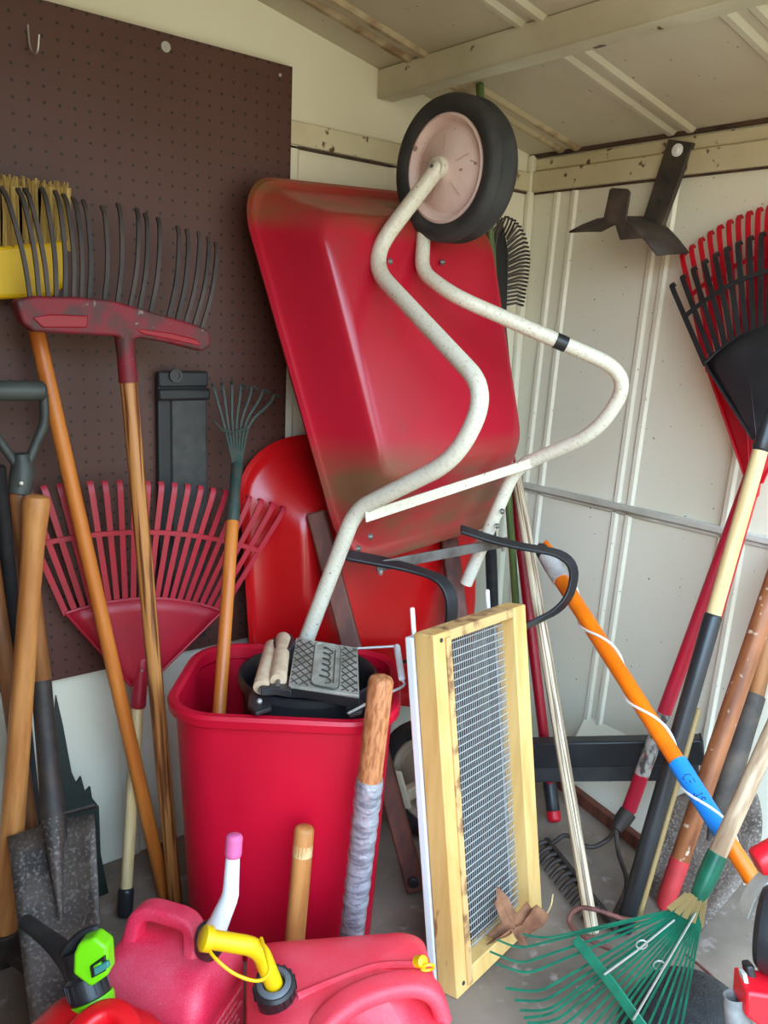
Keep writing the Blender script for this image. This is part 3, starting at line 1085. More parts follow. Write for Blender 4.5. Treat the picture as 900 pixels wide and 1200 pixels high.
# wire bail with its white grip
gp0, gp1 = at(465, 757, z=0.5574), at(471, 796, z=0.5310)
g = G().tube(smooth_path([at(416, 760, z=0.5498), gp0 + V((-.008, 0, .001)), gp0, gp1, gp1 + V((.006, -.004, -.012)), at(442, 818, z=0.5179), at(408, 836, z=0.5104)], .018), .0024, 8)
bl = obj('bail', g, 'wire', pail)
part_label(obj('bail_grip', round_pole(G(), gp0, gp1, .0062), 'white_plastic', bl), 'white grip')

# small green wire rake standing in the bin
a = at(273, 604, y=-.150)
b = perp(257, 834, CB - BACK * .03, BACK)
d = (b - a).normalized()
b2 = b + d * min((-.115 - (b - CB).dot(BACK)) / d.dot(BACK), (b.z - .05) / -d.z)
print('HANDRAKE', a, b, b2)
root = thing('hand_rake', 'small green wire rake with orange wooden handle standing in the red bin', 'rake', b2)
obj('handle', round_pole(G(), a, b2, .0125), 'wood_orange', root)
f0 = at(278, 545, y=-.09)
g = G().tube([a + d * .012, a - d * .02, a - d * .04, f0], [.0135, .013, .0105, .012], 14)
obj('socket', g, 'green_dark', root)
tipz = [(252, 449), (262, 447), (272, 446), (282, 450), (294, 452), (306, 456), (318, 462)]
for i, (tx, ty) in enumerate(tipz):
    k = i / 6
    p0 = f0 + EX * (k - .5) * .016
    p1 = at(lerp(262, 291, k), 495, y=-.10)
    p2 = at(tx, ty + 10, y=-.085)
    p3 = at(tx - 4 + 7 * k, ty - 1, y=-.075)
    p4 = p3 + V((.006 if k > .4 else -.006, -.018, -.008))
    obj('tine', G().strap(smooth_path([p0, p1, p2, p3, p4], .03, 5), .0046, .0022, EX), 'green_dark', root)
g = G().tube([at(249, 492, y=-.106), at(262, 505, y=-.106), at(276, 507, y=-.106), at(292, 500, y=-.106)], .0022, 6)
obj('cross_wire', g, 'green_dark', root)

# two handles before the bin
a = perp(357, 968, CB - BACK * .20, BACK)
b = perp(346, 1096, CB - BACK * .225, BACK)
b = a + (b - a) * ((a.z - .03) / (a.z - b.z))
root = thing('sledge_hammer', 'short orange brown wooden handle standing between the bin and the jerry cans', 'hammer', V((b.x, b.y, 0)))
obj('handle', round_pole(G(), a, b, .0168, .0172, n=18), 'wood_tan', root)
d = (a - b).normalized()
part_label(obj('paint_splash', G().tube([a - d * .03, a - d * .05], [.0169, .01705], 16), 'wood_pale', root), 'pale worn patch')
hs = SIDE
g = G().loft([rrect(V((b.x, b.y, .032)) + hs * q, BACK, EZ, w_, w_, .008, 3) for q, w_ in ((-.055, .022), (-.05, .028), (.05, .028), (.055, .022))])
obj('head', g, 'iron', root)
a = perp(447, 793, CB - BACK * .200, BACK)
b = perp(413, 1088, CB - BACK * .19, BACK)
b = a + (b - a) * ((a.z - .004) / (a.z - b.z))
root = thing('taped_handle', 'wooden handle wrapped halfway in silver tape leaning before the red bin', 'handle', b)
cut = perp(430, 912, CB - BACK * .197, BACK)
cut = a + (b - a) * ((cut - a).length / (b - a).length)
obj('shaft', round_pole(G(), a, b, .0205, .0195, n=20), 'wood_cork', root)
g = G()
n_ = 40
pts = [lerp(cut, b, k / n_) for k in range(n_ + 1)]
random.seed(5)
g.tube(pts, [.0222 + (.0012 if k % 3 else -.0004) + random.uniform(-.0005, .0005) - .002 * k / n_ for k in range(n_ + 1)], 20)
obj('tape_wrap', g, 'silver_tape', root)

# ------------------------------------------------------------------ sieve frame with mesh, and white frame behind it
S0, S1 = at(536, 1172, z=.002), at(636, 1074, z=.002)
bx = (S1 - S0).normalized()


S2 = perp(616, 708, S1, bx)
S3 = perp(508, 745, S0, bx)
up = ((S3 - S0) + (S2 - S1)) / 2
Hs = up.length
up.normalize()
nf = bx.cross(up)
if nf.dot(CAM - S0) < 0:
    nf = -nf
Ws = (S1 - S0).length
TH = .042


def sp(a_, b_, h=0):
    s_, t_ = a_ / Ws, b_ / Hs
    return lerp(lerp(S0, S1, s_), lerp(S3, S2, s_), t_) + nf * h


def sbox(x0, x1, z0, z1, h0, h1):
    vs = [sp(x, z, h) for x in (x0, x1) for h in (h0, h1) for z in (z0, z1)]
    return G().add(vs, [(0, 1, 3, 2), (4, 6, 7, 5), (0, 4, 5, 1), (2, 3, 7, 6), (0, 2, 6, 4), (1, 5, 7, 3)])


print('SIEVE', Ws, (S2 - S3).length, Hs, (S3 - S0).length, (S2 - S1).length)
sv = thing('garden_sieve', 'pine framed soil sieve with galvanised wire mesh leaning upright', 'sieve', S0)
fw = .043
for (x0, x1, z0, z1, m_) in ((0, fw, .0, Hs, 'pine'), (Ws - fw, Ws, .0, Hs, 'pine')):
    g = sbox(x0, x1, z0, z1, -TH, 0)
    obj('stile', g, m_, sv, bevel=.0025)
for (z0, z1, m_) in ((0, .036, 'pine'), (Hs - .018, Hs, 'pine_end')):
    g = sbox(fw, Ws - fw, z0, z1, -TH, 0)
    obj('rail', g, m_, sv, bevel=.002)
g = sbox(fw - .013, fw + .001, Hs * .015, Hs * .985, 0, .004)
obj('batten', g, 'pine_end', sv, bevel=.001)
g = G()
nw = 45
for i in range(nw):
    z = .03 + (Hs - .05) * i / (nw - 1)
    g.tube([sp(fw - .012, z, -TH * .62), sp(Ws - fw + .012, z + .0, -TH * .62)], .0011, 5, caps=False)
for i in range(34):
    x = fw - .004 + (Ws - 2 * fw + .008) * i / 33
    g.tube([sp(x, .02, -TH * .62 - .0016), sp(x, Hs - .01, -TH * .62 - .0018)], .0006, 5, caps=False)
obj('wire_mesh', g, 'wire', sv, smooth=0)
for (x, z) in ((.02, Hs - .012), (.02, .02)):
    bolt('screw', sp(x, z, 0), nf, .004, sv, 'iron', h=.002)
# white plastic frame just behind the sieve
wf = thing('window_screen', 'white framed dark insect screen with thin rods peeking out behind the pine sieve', 'window screen', sp(-.02, 0, -.06))
g = sbox(.000, .036, 0, Hs * .985, -TH - .021, -TH - .003)
obj('side_strip', g, 'white_strip', wf, bevel=.003)
g = sbox(Ws - .03, Ws - .01, 0, Hs * .98, -TH - .019, -TH - .005)
obj('side_strip', g, 'white_strip', wf, bevel=.003)
for x, h_ in ((.030, .035), (Ws - .03, .028)):
    obj('rod', round_pole(G(), sp(x, .0, -TH - .024), sp(x, Hs + h_, -TH - .024), .0042), 'white_plastic', wf)
g = sbox(Ws * .46, Ws * .46 + .011, .02, Hs * .96, -TH - .032, -TH - .028)
obj('slat', g, 'white_strip', wf, bevel=.001)

g = G()
for i in range(74):
    x = .034 + (Ws - .066) * i / 73
    g.tube([sp(x, .01, -TH - .014), sp(x, Hs * .97, -TH - .014)], .0009, 4, caps=False)
for i in range(190):
    z = .01 + (Hs * .96) * i / 189
    g.tube([sp(.034, z, -TH - .0158), sp(Ws - .03, z, -TH - .0158)], .0008, 4, caps=False)
obj('mesh', g, 'black_matte', wf, smooth=0)

# dry leaf on the sieve's lower rail
lc = at(604, 1090, z=.062)
rows = []
random.seed(11)
pol = []
for k in range(26):
    a_ = 2 * PI * k / 26
    r_ = .042 * (1 + .34 * math.cos(5 * a_ + .5)) * random.uniform(.62, 1.22)
    pol.append((a_, r_))
vs = [lc + V((0, 0, .006))]
fs = []
for ring_ in (.35, .7, 1.0):
    for a_, r_ in pol:
        q = V((math.cos(a_) * r_ * 1.25, math.sin(a_) * r_, 0)) * ring_
        vs.append(lc + SIDE * q.x + (BACK * .75 + EZ * .65) * q.y + V((0, 0, (.022 * math.sin(3 * a_ + 1) + random.uniform(-.006, .006)) * ring_ + .018 * ring_ * ring_)))
m_ = len(pol)
for j in range(m_):
    fs.append((0, 1 + j, 1 + (j + 1) % m_))
    for r_ in (0, 1):
        b0, b1 = 1 + r_ * m_, 1 + (r_ + 1) * m_
        fs.append((b0 + j, b0 + (j + 1) % m_, b1 + (j + 1) % m_, b1 + j))
lf = thing('dry_leaf', 'crumpled dry brown leaf on the lower corner of the pine sieve', 'leaf', lc)
obj('blade', G().add(vs, fs), 'leaf', lf, solid=.0012, smooth=30)
st0 = lc + SIDE * .03
g = G().tube(smooth_path([st0, st0 + V((.03, .0, .01)), at(646, 1062, z=.05), at(648, 1048, z=.075)], .03), .0016, 6)
part_label(obj('stem', g, 'wood_pale', lf), 'pale curved stem')

# ------------------------------------------------------------------ corner: black rake, green stake, striped stick
ft = at(648, 948, z=.03)
a = at(602, 592, y=-.130)
d = (ft - a).normalized()
b2 = a + d * ((a.z - .004) / -d.z)
root = thing('leaf_rake', 'black plastic leaf rake seen edge on in the corner with a dark red handle', 'rake', b2)
tp = at(574, 340, y=-.055)
obj('handle', round_pole(G(), tp, b2 - d * .07, .0125), 'red_deep', root)
obj('grip', round_pole(G(), b2 - d * .12, b2 - d * .02, .016), 'black', root)
part_label(obj('tip', round_pole(G(), b2 - d * .03, b2, .0165), 'red_rake2', root), 'red end tip')
hd_ = [(580, 290), (584, 266), (590, 258), (597, 300), (594, 380), (600, 440), (604, 530), (594, 530), (586, 430), (581, 360)]
g = G().prism([at(px, py, y=-.075) for px, py in hd_], (0, .016, 0))
obj('fan_plate', g, 'black', root, bevel=.004)
arcp = [(584, 258), (592, 254), (600, 258), (606, 265), (611, 274), (614, 284), (616, 294), (616.5, 303), (616, 312), (615, 321), (614, 330), (612, 339), (611, 348), (609, 357)]
for i, (px, py) in enumerate(arcp):
    for dd_ in (0, .5):
        if i == len(arcp) - 1 and dd_:
            continue
        qx = lerp(px, arcp[min(i + 1, len(arcp) - 1)][0], dd_)
        qy = lerp(py, arcp[min(i + 1, len(arcp) - 1)][1], dd_)
        p1 = at(qx, qy, y=-.095)
        p0 = at(min(qx - 8, 594), qy + max(0, 22 - i * 2), y=-.075)
        pm = lerp(p0, p1, .6) + V((0, -.004, .004))
        obj('tine', G().strap([p0, pm, p1, p1 + V((.001, -.012, -.002))], .0052, .003, V((0, -.4, 1))), 'tine_grey', root)
# black hoe handle next to it
a = at(563, 290, y=-.045)
b = at(577, 700, y=-.06)
d = (b - a).normalized()
b2 = a + d * ((a.z - .004) / -d.z)
tag(obj('black_pole', round_pole(G(), a, b2, .016), 'black_matte', None, loc=b2), 'black pole standing in the corner behind the big red barrow tray', 'pole')
a = at(562, 97, x=-.38)
print('STAKE', a, roof(a.x))
b = at(604, 700, y=-.25)
d = (b - a).normalized()
b2 = a + d * ((a.z - .004) / -d.z)
g = G()
round_pole(g, a, b2, .0088, .0095, n=10)
tag(obj('plant_stake', g, 'green_pole', None, loc=b2), 'slender green stake reaching the ceiling in the corner behind the pink hubbed wheel', 'stake')
a = at(604, 552, x=-.215)
b = at(695, 1095, z=.010)
tag(obj('wooden_stick', round_pole(G(), a, b, .0135, .013), 'wood_stripe', None, loc=b), 'pale striped bare wooden stick standing beside the pine sieve', 'stick')

# black trough lying low across the corner
P0, P1 = at(560, 890, y=-.315), at(823, 886, x=-.072)
root = thing('black_trough', 'long black plastic box channel lying low across the corner of the walls', 'trough', lerp(P0, P1, .5) - V((0, 0, .05)))
d = (P1 - P0).normalized()
pz = d.cross(EZ).normalized()
if pz.y > 0:
    pz = -pz
uz = pz.cross(d)
if uz.z < 0:
    uz = -uz
g = G().box(lerp(P0, P1, .5) + uz * .016, (P1 - P0).length, .036, .062, d, pz, uz)
obj('body', g, 'black', root, bevel=.004)
g = G().box(lerp(P0, P1, .5) - uz * .030, (P1 - P0).length * .96, .030, .045, d, pz, uz)
obj('lower_flange', g, 'black_matte', root, bevel=.003)
g = G().box(P1 + uz * .016, .006, .038, .064, d, pz, uz)
obj('end_cap', g, 'black_matte', root, bevel=.003)

# ------------------------------------------------------------------ things on and along the right wall
# hanger bracket
hg = thing('wall_hanger', 'dark curved metal hose hanger screwed to the top of the right wall', 'hanger', at(770, 260, x=-.02))
q = [at(783, 163, x=-.018), at(812, 167, x=-.018), at(769, 284, x=-.045), at(746, 278, x=-.045)]
g = G().prism(q, (.012, 0, 0))
bs = obj('back_strap', g, 'bracket', hg, bevel=.002)
g = G().lathe(at(794, 176, x=-.030), V((-1, -.0, .0)), [(.0135, 0), (.0135, .002), (.006, .003), (.006, .008), (.0001, .008)], 20)
part_label(obj('screw', g, 'white_plastic', bs), 'pale screw with washer')
g = G()
for px, py in ((783, 207), (772, 238)):
    c = at(px, py, x=-.034)
    g.prism([c + V((0, .004, .014)), c + V((0, -.008, .004)), c + V((0, -.004, -.014)), c + V((0, .006, -.006))], (-.003, 0, 0))
obj('slot', g, 'tyre', bs)
oe = [(667, 272), (682, 264), (700, 257), (716, 255), (732, 260), (745, 269), (757, 282), (770, 299)]
rows = [[], [], []]
for px, py in oe:
    o_ = at(px, py, x=-.15)
    rows[0].append(o_)
    rows[1].append(o_ + V((.06, 0, .008)))
    rows[2].append(o_ + V((.118, 0, .014)))
obj('saddle', G().grid(rows), 'bracket', hg, solid=.004)
tb = [at(px, py, x=-.152) for px, py in ((714, 222), (717, 220), (735, 221), (738, 225), (732, 264), (706, 260))]
g = G().prism(tb, (.006, 0, 0))
obj('front_tab', g, 'bracket', hg, bevel=.0015)
tb = [at(px, py, x=-.152) for px, py in ((720, 262), (734, 258), (755, 279), (726, 281))]
g = G().prism(tb, (.004, 0, 0))
obj('lower_lip', g, 'bracket', hg, bevel=.0015)

# black leaf rake on the right
b = at(730, 1092, z=.004)
a = at(892, 524, x=-.16)
d = (b - a).normalized()
u = -d
root = thing('leaf_rake', 'black plastic leaf rake with pale wood and black sleeved handle at the right', 'rake', b)
uh = (at(905, 285, x=-.07) - a).normalized()
s = (-EY - uh * (-EY).dot(uh)).normalized()
nrm = uh.cross(s)
if nrm.x > 0:
    nrm = -nrm
tipl = at(790, 328, x=-.07)
hgt = (tipl - a).dot(uh)
wid = -(tipl - a).dot(s)
print('BLACKRAKE', hgt, wid, u, s, a, tipl)
fan_rake_head(root, a + uh * .015, uh, s, nrm, hgt * .58, wid * .58, hgt + .04, wid * 1.0, 19, .0105, 'black', band=.56, arc=.055, hook=.014, ribs=True)
c1 = lerp(a, b, (716 - 524) / (1092 - 524.) * 1.0)
obj('socket', round_pole(G(), a + u * .09, a - u * .01, .014, .0165), 'black', root)
obj('handle', round_pole(G(), a, c1 + d * .01, .0145), 'wood_pale', root)
part_label(obj('sleeve', round_pole(G(), c1, b, .0172), 'black', root), 'black sleeve on the lower handle')
# red leaf rake behind it
b3 = at(744, 1052, z=.004)
a3 = at(885, 566, x=-.085)
u3 = (at(900, 245, x=-.032) - a3).normalized()
root = thing('leaf_rake', 'bright red plastic leaf rake standing behind the black fan rake', 'rake', b3)
t3 = at(800, 288, x=-.032)
s3 = (-EY - u3 * (-EY).dot(u3)).normalized()
n3 = u3.cross(s3)
if n3.x > 0:
    n3 = -n3
hg3 = (t3 - a3).dot(u3)
wd3 = -(t3 - a3).dot(s3)
print('REDRAKE', hg3, wd3, u3)
fan_rake_head(root, a3, u3, s3, n3, hg3 * .56, wd3 * .60, hg3 + .045, wd3, 19, .0105, 'red_rake2', band=.62, arc=.05, hook=.014)
d3 = (b3 - a3).normalized()
obj('socket', round_pole(G(), a3 + u3 * .05, a3 + d3 * .03, .014, .015), 'red_rake2', root)
obj('handle', round_pole(G(), a3, b3, .0115), 'red_rake2', root)

# bow rake with red handle
sk = at(736, 952, z=.115)
hi_ = at(884, 545, x=-.05)
d = (sk - hi_).normalized()
root = thing('bow_rake', 'iron bow rake with worn red handle and its toothed head flat on the floor', 'rake', at(680, 1040, z=0))
c1, c2 = lerp(hi_, sk, (830 - 545) / (952 - 545.)), lerp(hi_, sk, (905 - 545) / (952 - 545.))
obj('handle', round_pole(G(), hi_, sk, .0135, .016), 'red_pole', root)
part_label(obj('worn_band', G().tube([c1, c2], [.0155, .0163], 16), 'worn_white', root), 'worn grey white band')
e_ = at(722, 972, z=.085)
part_label(obj('ferrule', G().tube([sk, lerp(sk, e_, .5), e_], [.019, .0185, .012], 14), 'iron', root), 'dark ferrule')
H0, H1 = at(640, 985, z=.02), at(722, 1088, z=.02)
g = G().bar(H0, H1, .018, .012, EZ)
hd_ = obj('head_bar', g, 'iron', root, bevel=.002)
hdv = (H1 - H0).normalized()
out = hdv.cross(EZ).normalized()
if out.dot(CAM - H0) < 0:
    out = -out
for i in range(11):
    p = lerp(H0, H1, (i + .5) / 13)
    obj('tooth', G().tube(smooth_path([p + V((0, 0, .004)), p + out * .022 + V((0, 0, .006)), p + out * .040 + V((0, 0, -.016))], .015, 4), [.006] * 7 if False else .0048, 6), 'iron', root)
g = G()
g.tube(smooth_path([e_, at(712, 985, z=.05), at(690, 996, z=.04), at(664, 976, z=.05), at(652, 985, z=.035), H0 + hdv * .02], .04), .0052, 8)
g.tube(smooth_path([e_, at(724, 1000, z=.045), at(738, 1036, z=.03), H1 - hdv * .02], .04), .0052, 8)
obj('bow', g, 'iron', root)

# orange pole saw shaft with cord
O0, O1 = at(640, 652, d=1.985), at(884, 1034, d=1.418)
d = (O1 - O0).normalized()
root = thing('orange_pole', 'bright orange pole wound with white cord and marked with blue tape', 'pole', O1)
LT = (O1 - O0).length


def onO(py):     # point on the pole that shows at picture row py
    lo_, hi__ = 0, 1
    for _ in range(40):
        m__ = (lo_ + hi__) / 2
        p = lerp(O0, O1, m__) - CAM
        row = 600 - F * (RX.y * p.x + RY.y * p.y + RZ.y * p.z) / p.dot(FWD)
        if row < py:
            lo_ = m__
        else:
            hi__ = m__
    return lerp(O0, O1, lo_)


ro_ = .0178
obj('shaft', round_pole(G(), onO(676), O1, ro_, .0145, n=20), 'orange', root)
part_label(obj('white_wrap', G().tube([onO(650), onO(664), onO(680)], [.019, .0205, .020], 18), 'white_tape', root), 'grey white tape wrap')
g = G().tube([O0 - d * .035, O0 - d * .02, onO(652)], [.011, .018, .0185], 14)
obj('end_cap', g, 'black', root)
g = G().tube([O0 - d * .03 + V((.012, -.004, .012)), O0 + V((.010, -.006, .014))], .007, 8)
part_label(obj('hook', g, 'orange', root), 'orange hook')
s_, u_ = frame(d)
pts = []
p0, p1 = onO(685), onO(1030)
TURNS = 3.5
NN = 150
for k in range(NN + 1):
    t = k / NN
    r_ = ro_ + .002 - .003 * t
    a_ = 2 * PI * TURNS * t + 2.0
    pts.append(lerp(p0, p1, t) + (s_ * math.cos(a_) + u_ * math.sin(a_)) * r_)
obj('cord', G().tube(pts, .0028, 6), 'cord', root)
t0, t1 = onO(893), onO(982)
bt = obj('blue_tape', G().tube([t0, lerp(t0, t1, .5), t1], [ro_ + .0006, ro_ - .0003, ro_ - .0013], 20), 'blue_tape', root)
# hand written scribble on the tape: 15 JS
vw = (CAM - lerp(t0, t1, .4)).normalized()
fx = d
fy = vw.cross(d).normalized()
fn = d.cross(fy)
if fn.dot(vw) < 0:
    fn = -fn
glyph = {'C': [[(.8, .9), (.3, 1), (0, .5), (.3, 0), (.8, .1)]], 'F': [[(0, 0), (0, 1), (.8, 1)], [(0, .55), (.6, .55)]],
         'J': [[(.7, 1), (.7, .2), (.4, 0), (0, .2)]], 'S': [[(.8, .85), (.4, 1), (.1, .75), (.7, .3), (.4, 0), (0, .15)]]}
g = G()
cur = 0
ob = lerp(t0, t1, .22)
for chx in 'CF JS':
    if chx == ' ':
        cur += .012
        continue
    for st in glyph[chx]:
        pp_ = []
        for (gx, gy) in st:
            lx = cur + gx * .009
            ly = (gy - .5) * .016
            pp_.append(ob + fx * lx + fy * ly + fn * math.sqrt(max(ro_ ** 2 - ly ** 2, 1e-8)) * 1.01)
        g.tube(pp_, .0009, 5)
    cur += .012
obj('handwriting', g, 'ink', bt)

# brown handled tool with red socket and a bent rusty wire hoop
b = at(777, 1066, z=.035)
a = at(915, 660, x=-.11)
d = (b - a).normalized()
root = thing('hoop_weeder', 'brown wooden handled weeder with red socket and rusty wire hoop', 'weeder', V((b.x, b.y, 0)))
sk = lerp(a, b, (1006 - 660) / (1066 - 660.))
obj('handle', round_pole(G(), a, sk + d * .01, .0195, .0185, n=18), 'wood_rust', root)
obj('socket', G().tube([sk, lerp(sk, b, .5), b - d * .01, b], [.0195, .0188, .017, .010], 16), 'red_socket', root)
hp = [b, at(770, 1074, z=.045), at(738, 1080, z=.045), at(700, 1066, z=.078), at(676, 1062, z=.07), at(662, 1082, z=.045), at(694, 1104, z=.045), at(716, 1112, z=.030)]
obj('hoop', G().tube(smooth_path(hp, .035), .0046, 8), 'rust_wire', root)

# long handled shovel with a rusty blade
sk0 = at(884, 818, x=-.11)
hd0 = at(906, 720, x=-.07)
neck = at(854, 912, x=-.215)
root = thing('shovel', 'large rusty shovel with dark socket standing blade down behind the green rake', 'shovel', at(800, 1112, z=0))
hu = (hd0 - sk0).normalized()
obj('handle', round_pole(G(), sk0 - hu * .03, hd0 + hu * .15, .0185), 'wood_brown', root)
g = G().tube([sk0 + hu * .005, lerp(sk0, neck, .45), neck, at(842, 945, x=-.238), at(830, 985, x=-.262)], [.0215, .022, .025, .018, .004], 14)
obj('socket', g, 'bracket', root)
# blade as a dished sheet between a left and a right edge
le = [at(826, 922, x=-.20), at(784, 936, x=-.21), at(760, 985, x=-.235), at(754, 1040, z=.004)]
re = [at(872, 908, x=-.18), at(895, 942, x=-.155), at(890, 1010, x=-.19), at(806, 1110, z=.004)]


le, re = smooth_path(le, .07), smooth_path(re, .07)


def samp(c, k):
    k *= len(c) - 1
    i = min(int(k), len(c) - 2)
    return lerp(c[i], c[i + 1], k - i)


rows = []
for i in range(25):
    k = i / 24
    l, r = samp(le, k), samp(re, k)
    rows.append([lerp(l, r, j / 10) + BACK * (.022 * (1 - (2 * j / 10 - 1) ** 2)) for j in range(11)])
obj('blade', G().grid(rows), 'scoop', root, solid=.003, smooth=60)

# green wire leaf rake in the foreground
ap = at(818, 1052, d=1.405)
hd0 = at(905, 858, d=1.425)
u = (ap - hd0).normalized()
root = thing('leaf_rake', 'green wire leaf rake with weathered wooden handle fanned across the floor', 'rake', at(720, 1150, z=0))
sk = lerp(hd0, ap, (1002 - 858) / (1052 - 858.))
obj('handle', round_pole(G(), hd0 + (hd0 - ap).normalized() * .25, sk + u * .01, .0148), 'wood_grey', root)
obj('socket', G().tube([sk - u * .002, lerp(sk, ap, .5), ap - u * .004, ap + u * .004], [.0168, .0165, .014, .010], 16), 'green_wire', root)
g = G()
tips = [(612, 1095, 640, 1100), (582, 1101, 608, 1112), (574, 1115, 610, 1130), (580, 1129, 618, 1142), (592, 1158, 632, 1163), (603, 1172, 638, 1174), (609, 1184, 642, 1185), (618, 1199, 652, 1197), (636, 1218, 670, 1212), (654, 1232, 690, 1224), (674, 1246, 705, 1236), (694, 1258, 722, 1246), (714, 1266, 738, 1252), (734, 1270, 752, 1256), (754, 1272, 766, 1258), (772, 1270, 779, 1256), (788, 1264, 790, 1250)]
more = []
for i, t_ in enumerate(tips):
    more.append(t_)
    if 6 <= i < 10:
        more.append(tuple((p_ + q_) / 2 + random.uniform(-2, 2) for p_, q_ in zip(t_, tips[i + 1])))
tips = more
nt_ = len(tips)
sd = None
T0, T1 = at(640, 1100, d=1.33), at(790, 1250, d=1.13)
spread = (T1 - T0).normalized()
mids = []
for i, (tx, ty, kx, ky) in enumerate(tips):
    k = i / (nt_ - 1)
    dk = lerp(1.325, 1.19, k)
    p0 = ap + spread * (k - .5) * .02
    p1 = at(lerp(790, 822, k), lerp(1066, 1078, k), d=1.388)
    knee = at(kx, ky, d=dk)
    tip = at(tx, ty, d=dk + .004)
    mids.append(lerp(p1, knee, .60))
    obj('tine', G().strap(smooth_path([p0, p1, knee, tip], .02, 4), .0034, .0018, spread), 'green_wire', root)
g = G().strap([at(674, 1100, d=1.332), at(716, 1152, d=1.285), at(762, 1216, d=1.225)], .0165, .004, -u)
obj('spreader_bar', g, 'green_wire', root, bevel=.001)
g = G().tube([at(826, 1052, d=1.44), at(800, 1106, d=1.40), at(708, 1142, d=1.30)], .002, 6)
g = G().tube([at(790, 1078, d=1.378), at(745, 1115, d=1.33), at(708, 1142, d=1.285)], .0019, 6)
g.tube([at(815, 1070, d=1.382), at(780, 1130, d=1.315), at(742, 1195, d=1.235)], .0019, 6)
for px, py in ((752, 1107), (772, 1131)):
    c = at(px, py, d=1.325)
    g.tube([c + (SIDE * math.cos(q * PI / 8) + spread.cross(SIDE).normalized() * math.sin(q * PI / 8)) * .0085 for q in range(16)], .0014, 6, closed=True)
part_label(obj('spring_wire', g, 'bolt', root), 'bright spring wires')
g = G()
for i in range(5):
    k = i / 4
    g.strap([at(lerp(806, 826, k), 1048, d=1.400), at(lerp(784, 820, k), lerp(1066, 1086, k), d=1.380)], .010, .002, spread)
part_label(obj('tine_clip', g, 'tan_stake', root), 'tan tine clip')

# thin tan stake beside the black sleeve
a = at(819, 830, x=-.235)
b = at(744, 1090, z=.004)
tag(obj('thin_stake', round_pole(G(), a, b, .006), 'tan_stake', None, loc=b), 'thin tan stake right behind the black sleeved rake handle', 'stake')
# bent rusty wire lying on the floor
p = [at(803, 1118, z=.012), at(826, 1136, z=.010), at(848, 1158, z=.008), at(856, 1176, z=.006)]
tag(obj('bent_wire', G().tube(smooth_path(p, .03), .0028, 6), 'rust_wire', None, loc=p[1]), 'short bent rusty wire on the dark floor near the right edge', 'wire')

# black dome at the lower right
c = at(806, 1215, z=.0)
root = thing('rubber_pan', 'upturned black textured rubber pan on the floor at the lower right', 'pan', c)
g = G().lathe(c, EZ, [(.10, .0), (.104, .004), (.100, .012), (.092, .05), (.082, .068), (.06, .076), (.02, .080), (.0001, .081)], 40)
obj('dome', g, 'black_textured', root)
g = G().lathe(c, EZ, [(.100, .0), (.112, .0), (.114, .006), (.108, .010), (.101, .010)], 40, closed=True)
obj('rim', g, 'black', root)

# power tool at the right edge
c = at(905, 1080, d=1.22)
root = thing('power_tool', 'red cream and black power tool partly in view at the right edge', 'power tool', V((c.x, c.y, 0)))
dz = 1.22


def A(px, py, d=dz):
    return at(px, py, d=d)


ax1, ax2 = A(888, 1010), A(960, 975)
g = G().lathe(ax1, (ax2 - ax1), [(.002, -.004), (.018, -.003), (.021, .002), (.022, .03), (.026, .10), (.0001, .10)], 32)
obj('motor_housing', g, 'red_machine', root)
g = G()
pl_ = smooth_path([A(925, 1016, 1.24), A(898, 1025, 1.24), A(880, 1046, 1.24), A(871, 1071, 1.24)], .03)
g.strap(pl_, .035, .004, FWD)
obj('guard', g, 'cream_plate', root, bevel=.001)
wc_ = A(914, 1090, 1.21)
wax = (SIDE * .80 - BACK * .55 + EZ * .1).normalized()
g = G().lathe(wc_, wax, [(.036, -.022), (.054, -.026), (.062, -.018), (.064, .0), (.062, .020), (.056, .026), (.044, .026), (.036, .014)], 40, closed=True)
obj('wheel_ring', g, 'black', root, smooth=35)
g = G().lathe(wc_ - wax * .006, wax, [(.037, -.004), (.037, .002), (.012, .006), (.012, .014), (.0001, .014)], 28)
obj('wheel_hub', g, 'black_matte', root)
g = G().strap(smooth_path([A(876, 1128, 1.2), A(880, 1152, 1.2), A(905, 1160, 1.2), A(930, 1150, 1.2)], .03), .02, .012, FWD)
obj('lower_arm', g, 'black', root, bevel=.003)
g = G().strap(smooth_path([A(870, 1138, 1.185), A(874, 1158, 1.185), A(890, 1172, 1.185), A(925, 1138, 1.185)], .02), .016, .006, FWD)
obj('edge_strip', g, 'cream_plate', root, bevel=.001)
g = G().prism([A(876, 1163, 1.16), A(925, 1170, 1.16), A(925, 1230, 1.16), A(874, 1192, 1.16)], BACK * .05)
obj('lower_housing', g, 'red_machine', root, bevel=.004)
# grey sleeve
cS = A(862, 1168, 1.19)
axS = (A(868, 1230, 1.19) - cS).normalized()
g = G().lathe(cS, axS, [(.013, .0), (.0165, -.002), (.0175, .004), (.0175, .10), (.012, .10), (.012, .01)], 28, closed=True)
obj('sleeve', g, 'grey_plastic', root)

# ------------------------------------------------------------------ jerry cans
def rounded_body(c, ex, ey, secs, r, n=7):
    """secs: (z, hx, hy, shift_x, shift_y, r)"""
    g = G()
    rings = []
    for (z, hx, hy, sx, sy, rr_) in secs:
        rings.append(rrect(c + ex * sx + ey * sy + EZ * z, ex, ey, hx, hy, rr_, n))
    g.loft(rings)
    return g


def rot(v, deg):
    a_ = math.radians(deg)
    return V((v.x * math.cos(a_) - v.y * math.sin(a_), v.x * math.sin(a_) + v.y * math.cos(a_), 0))


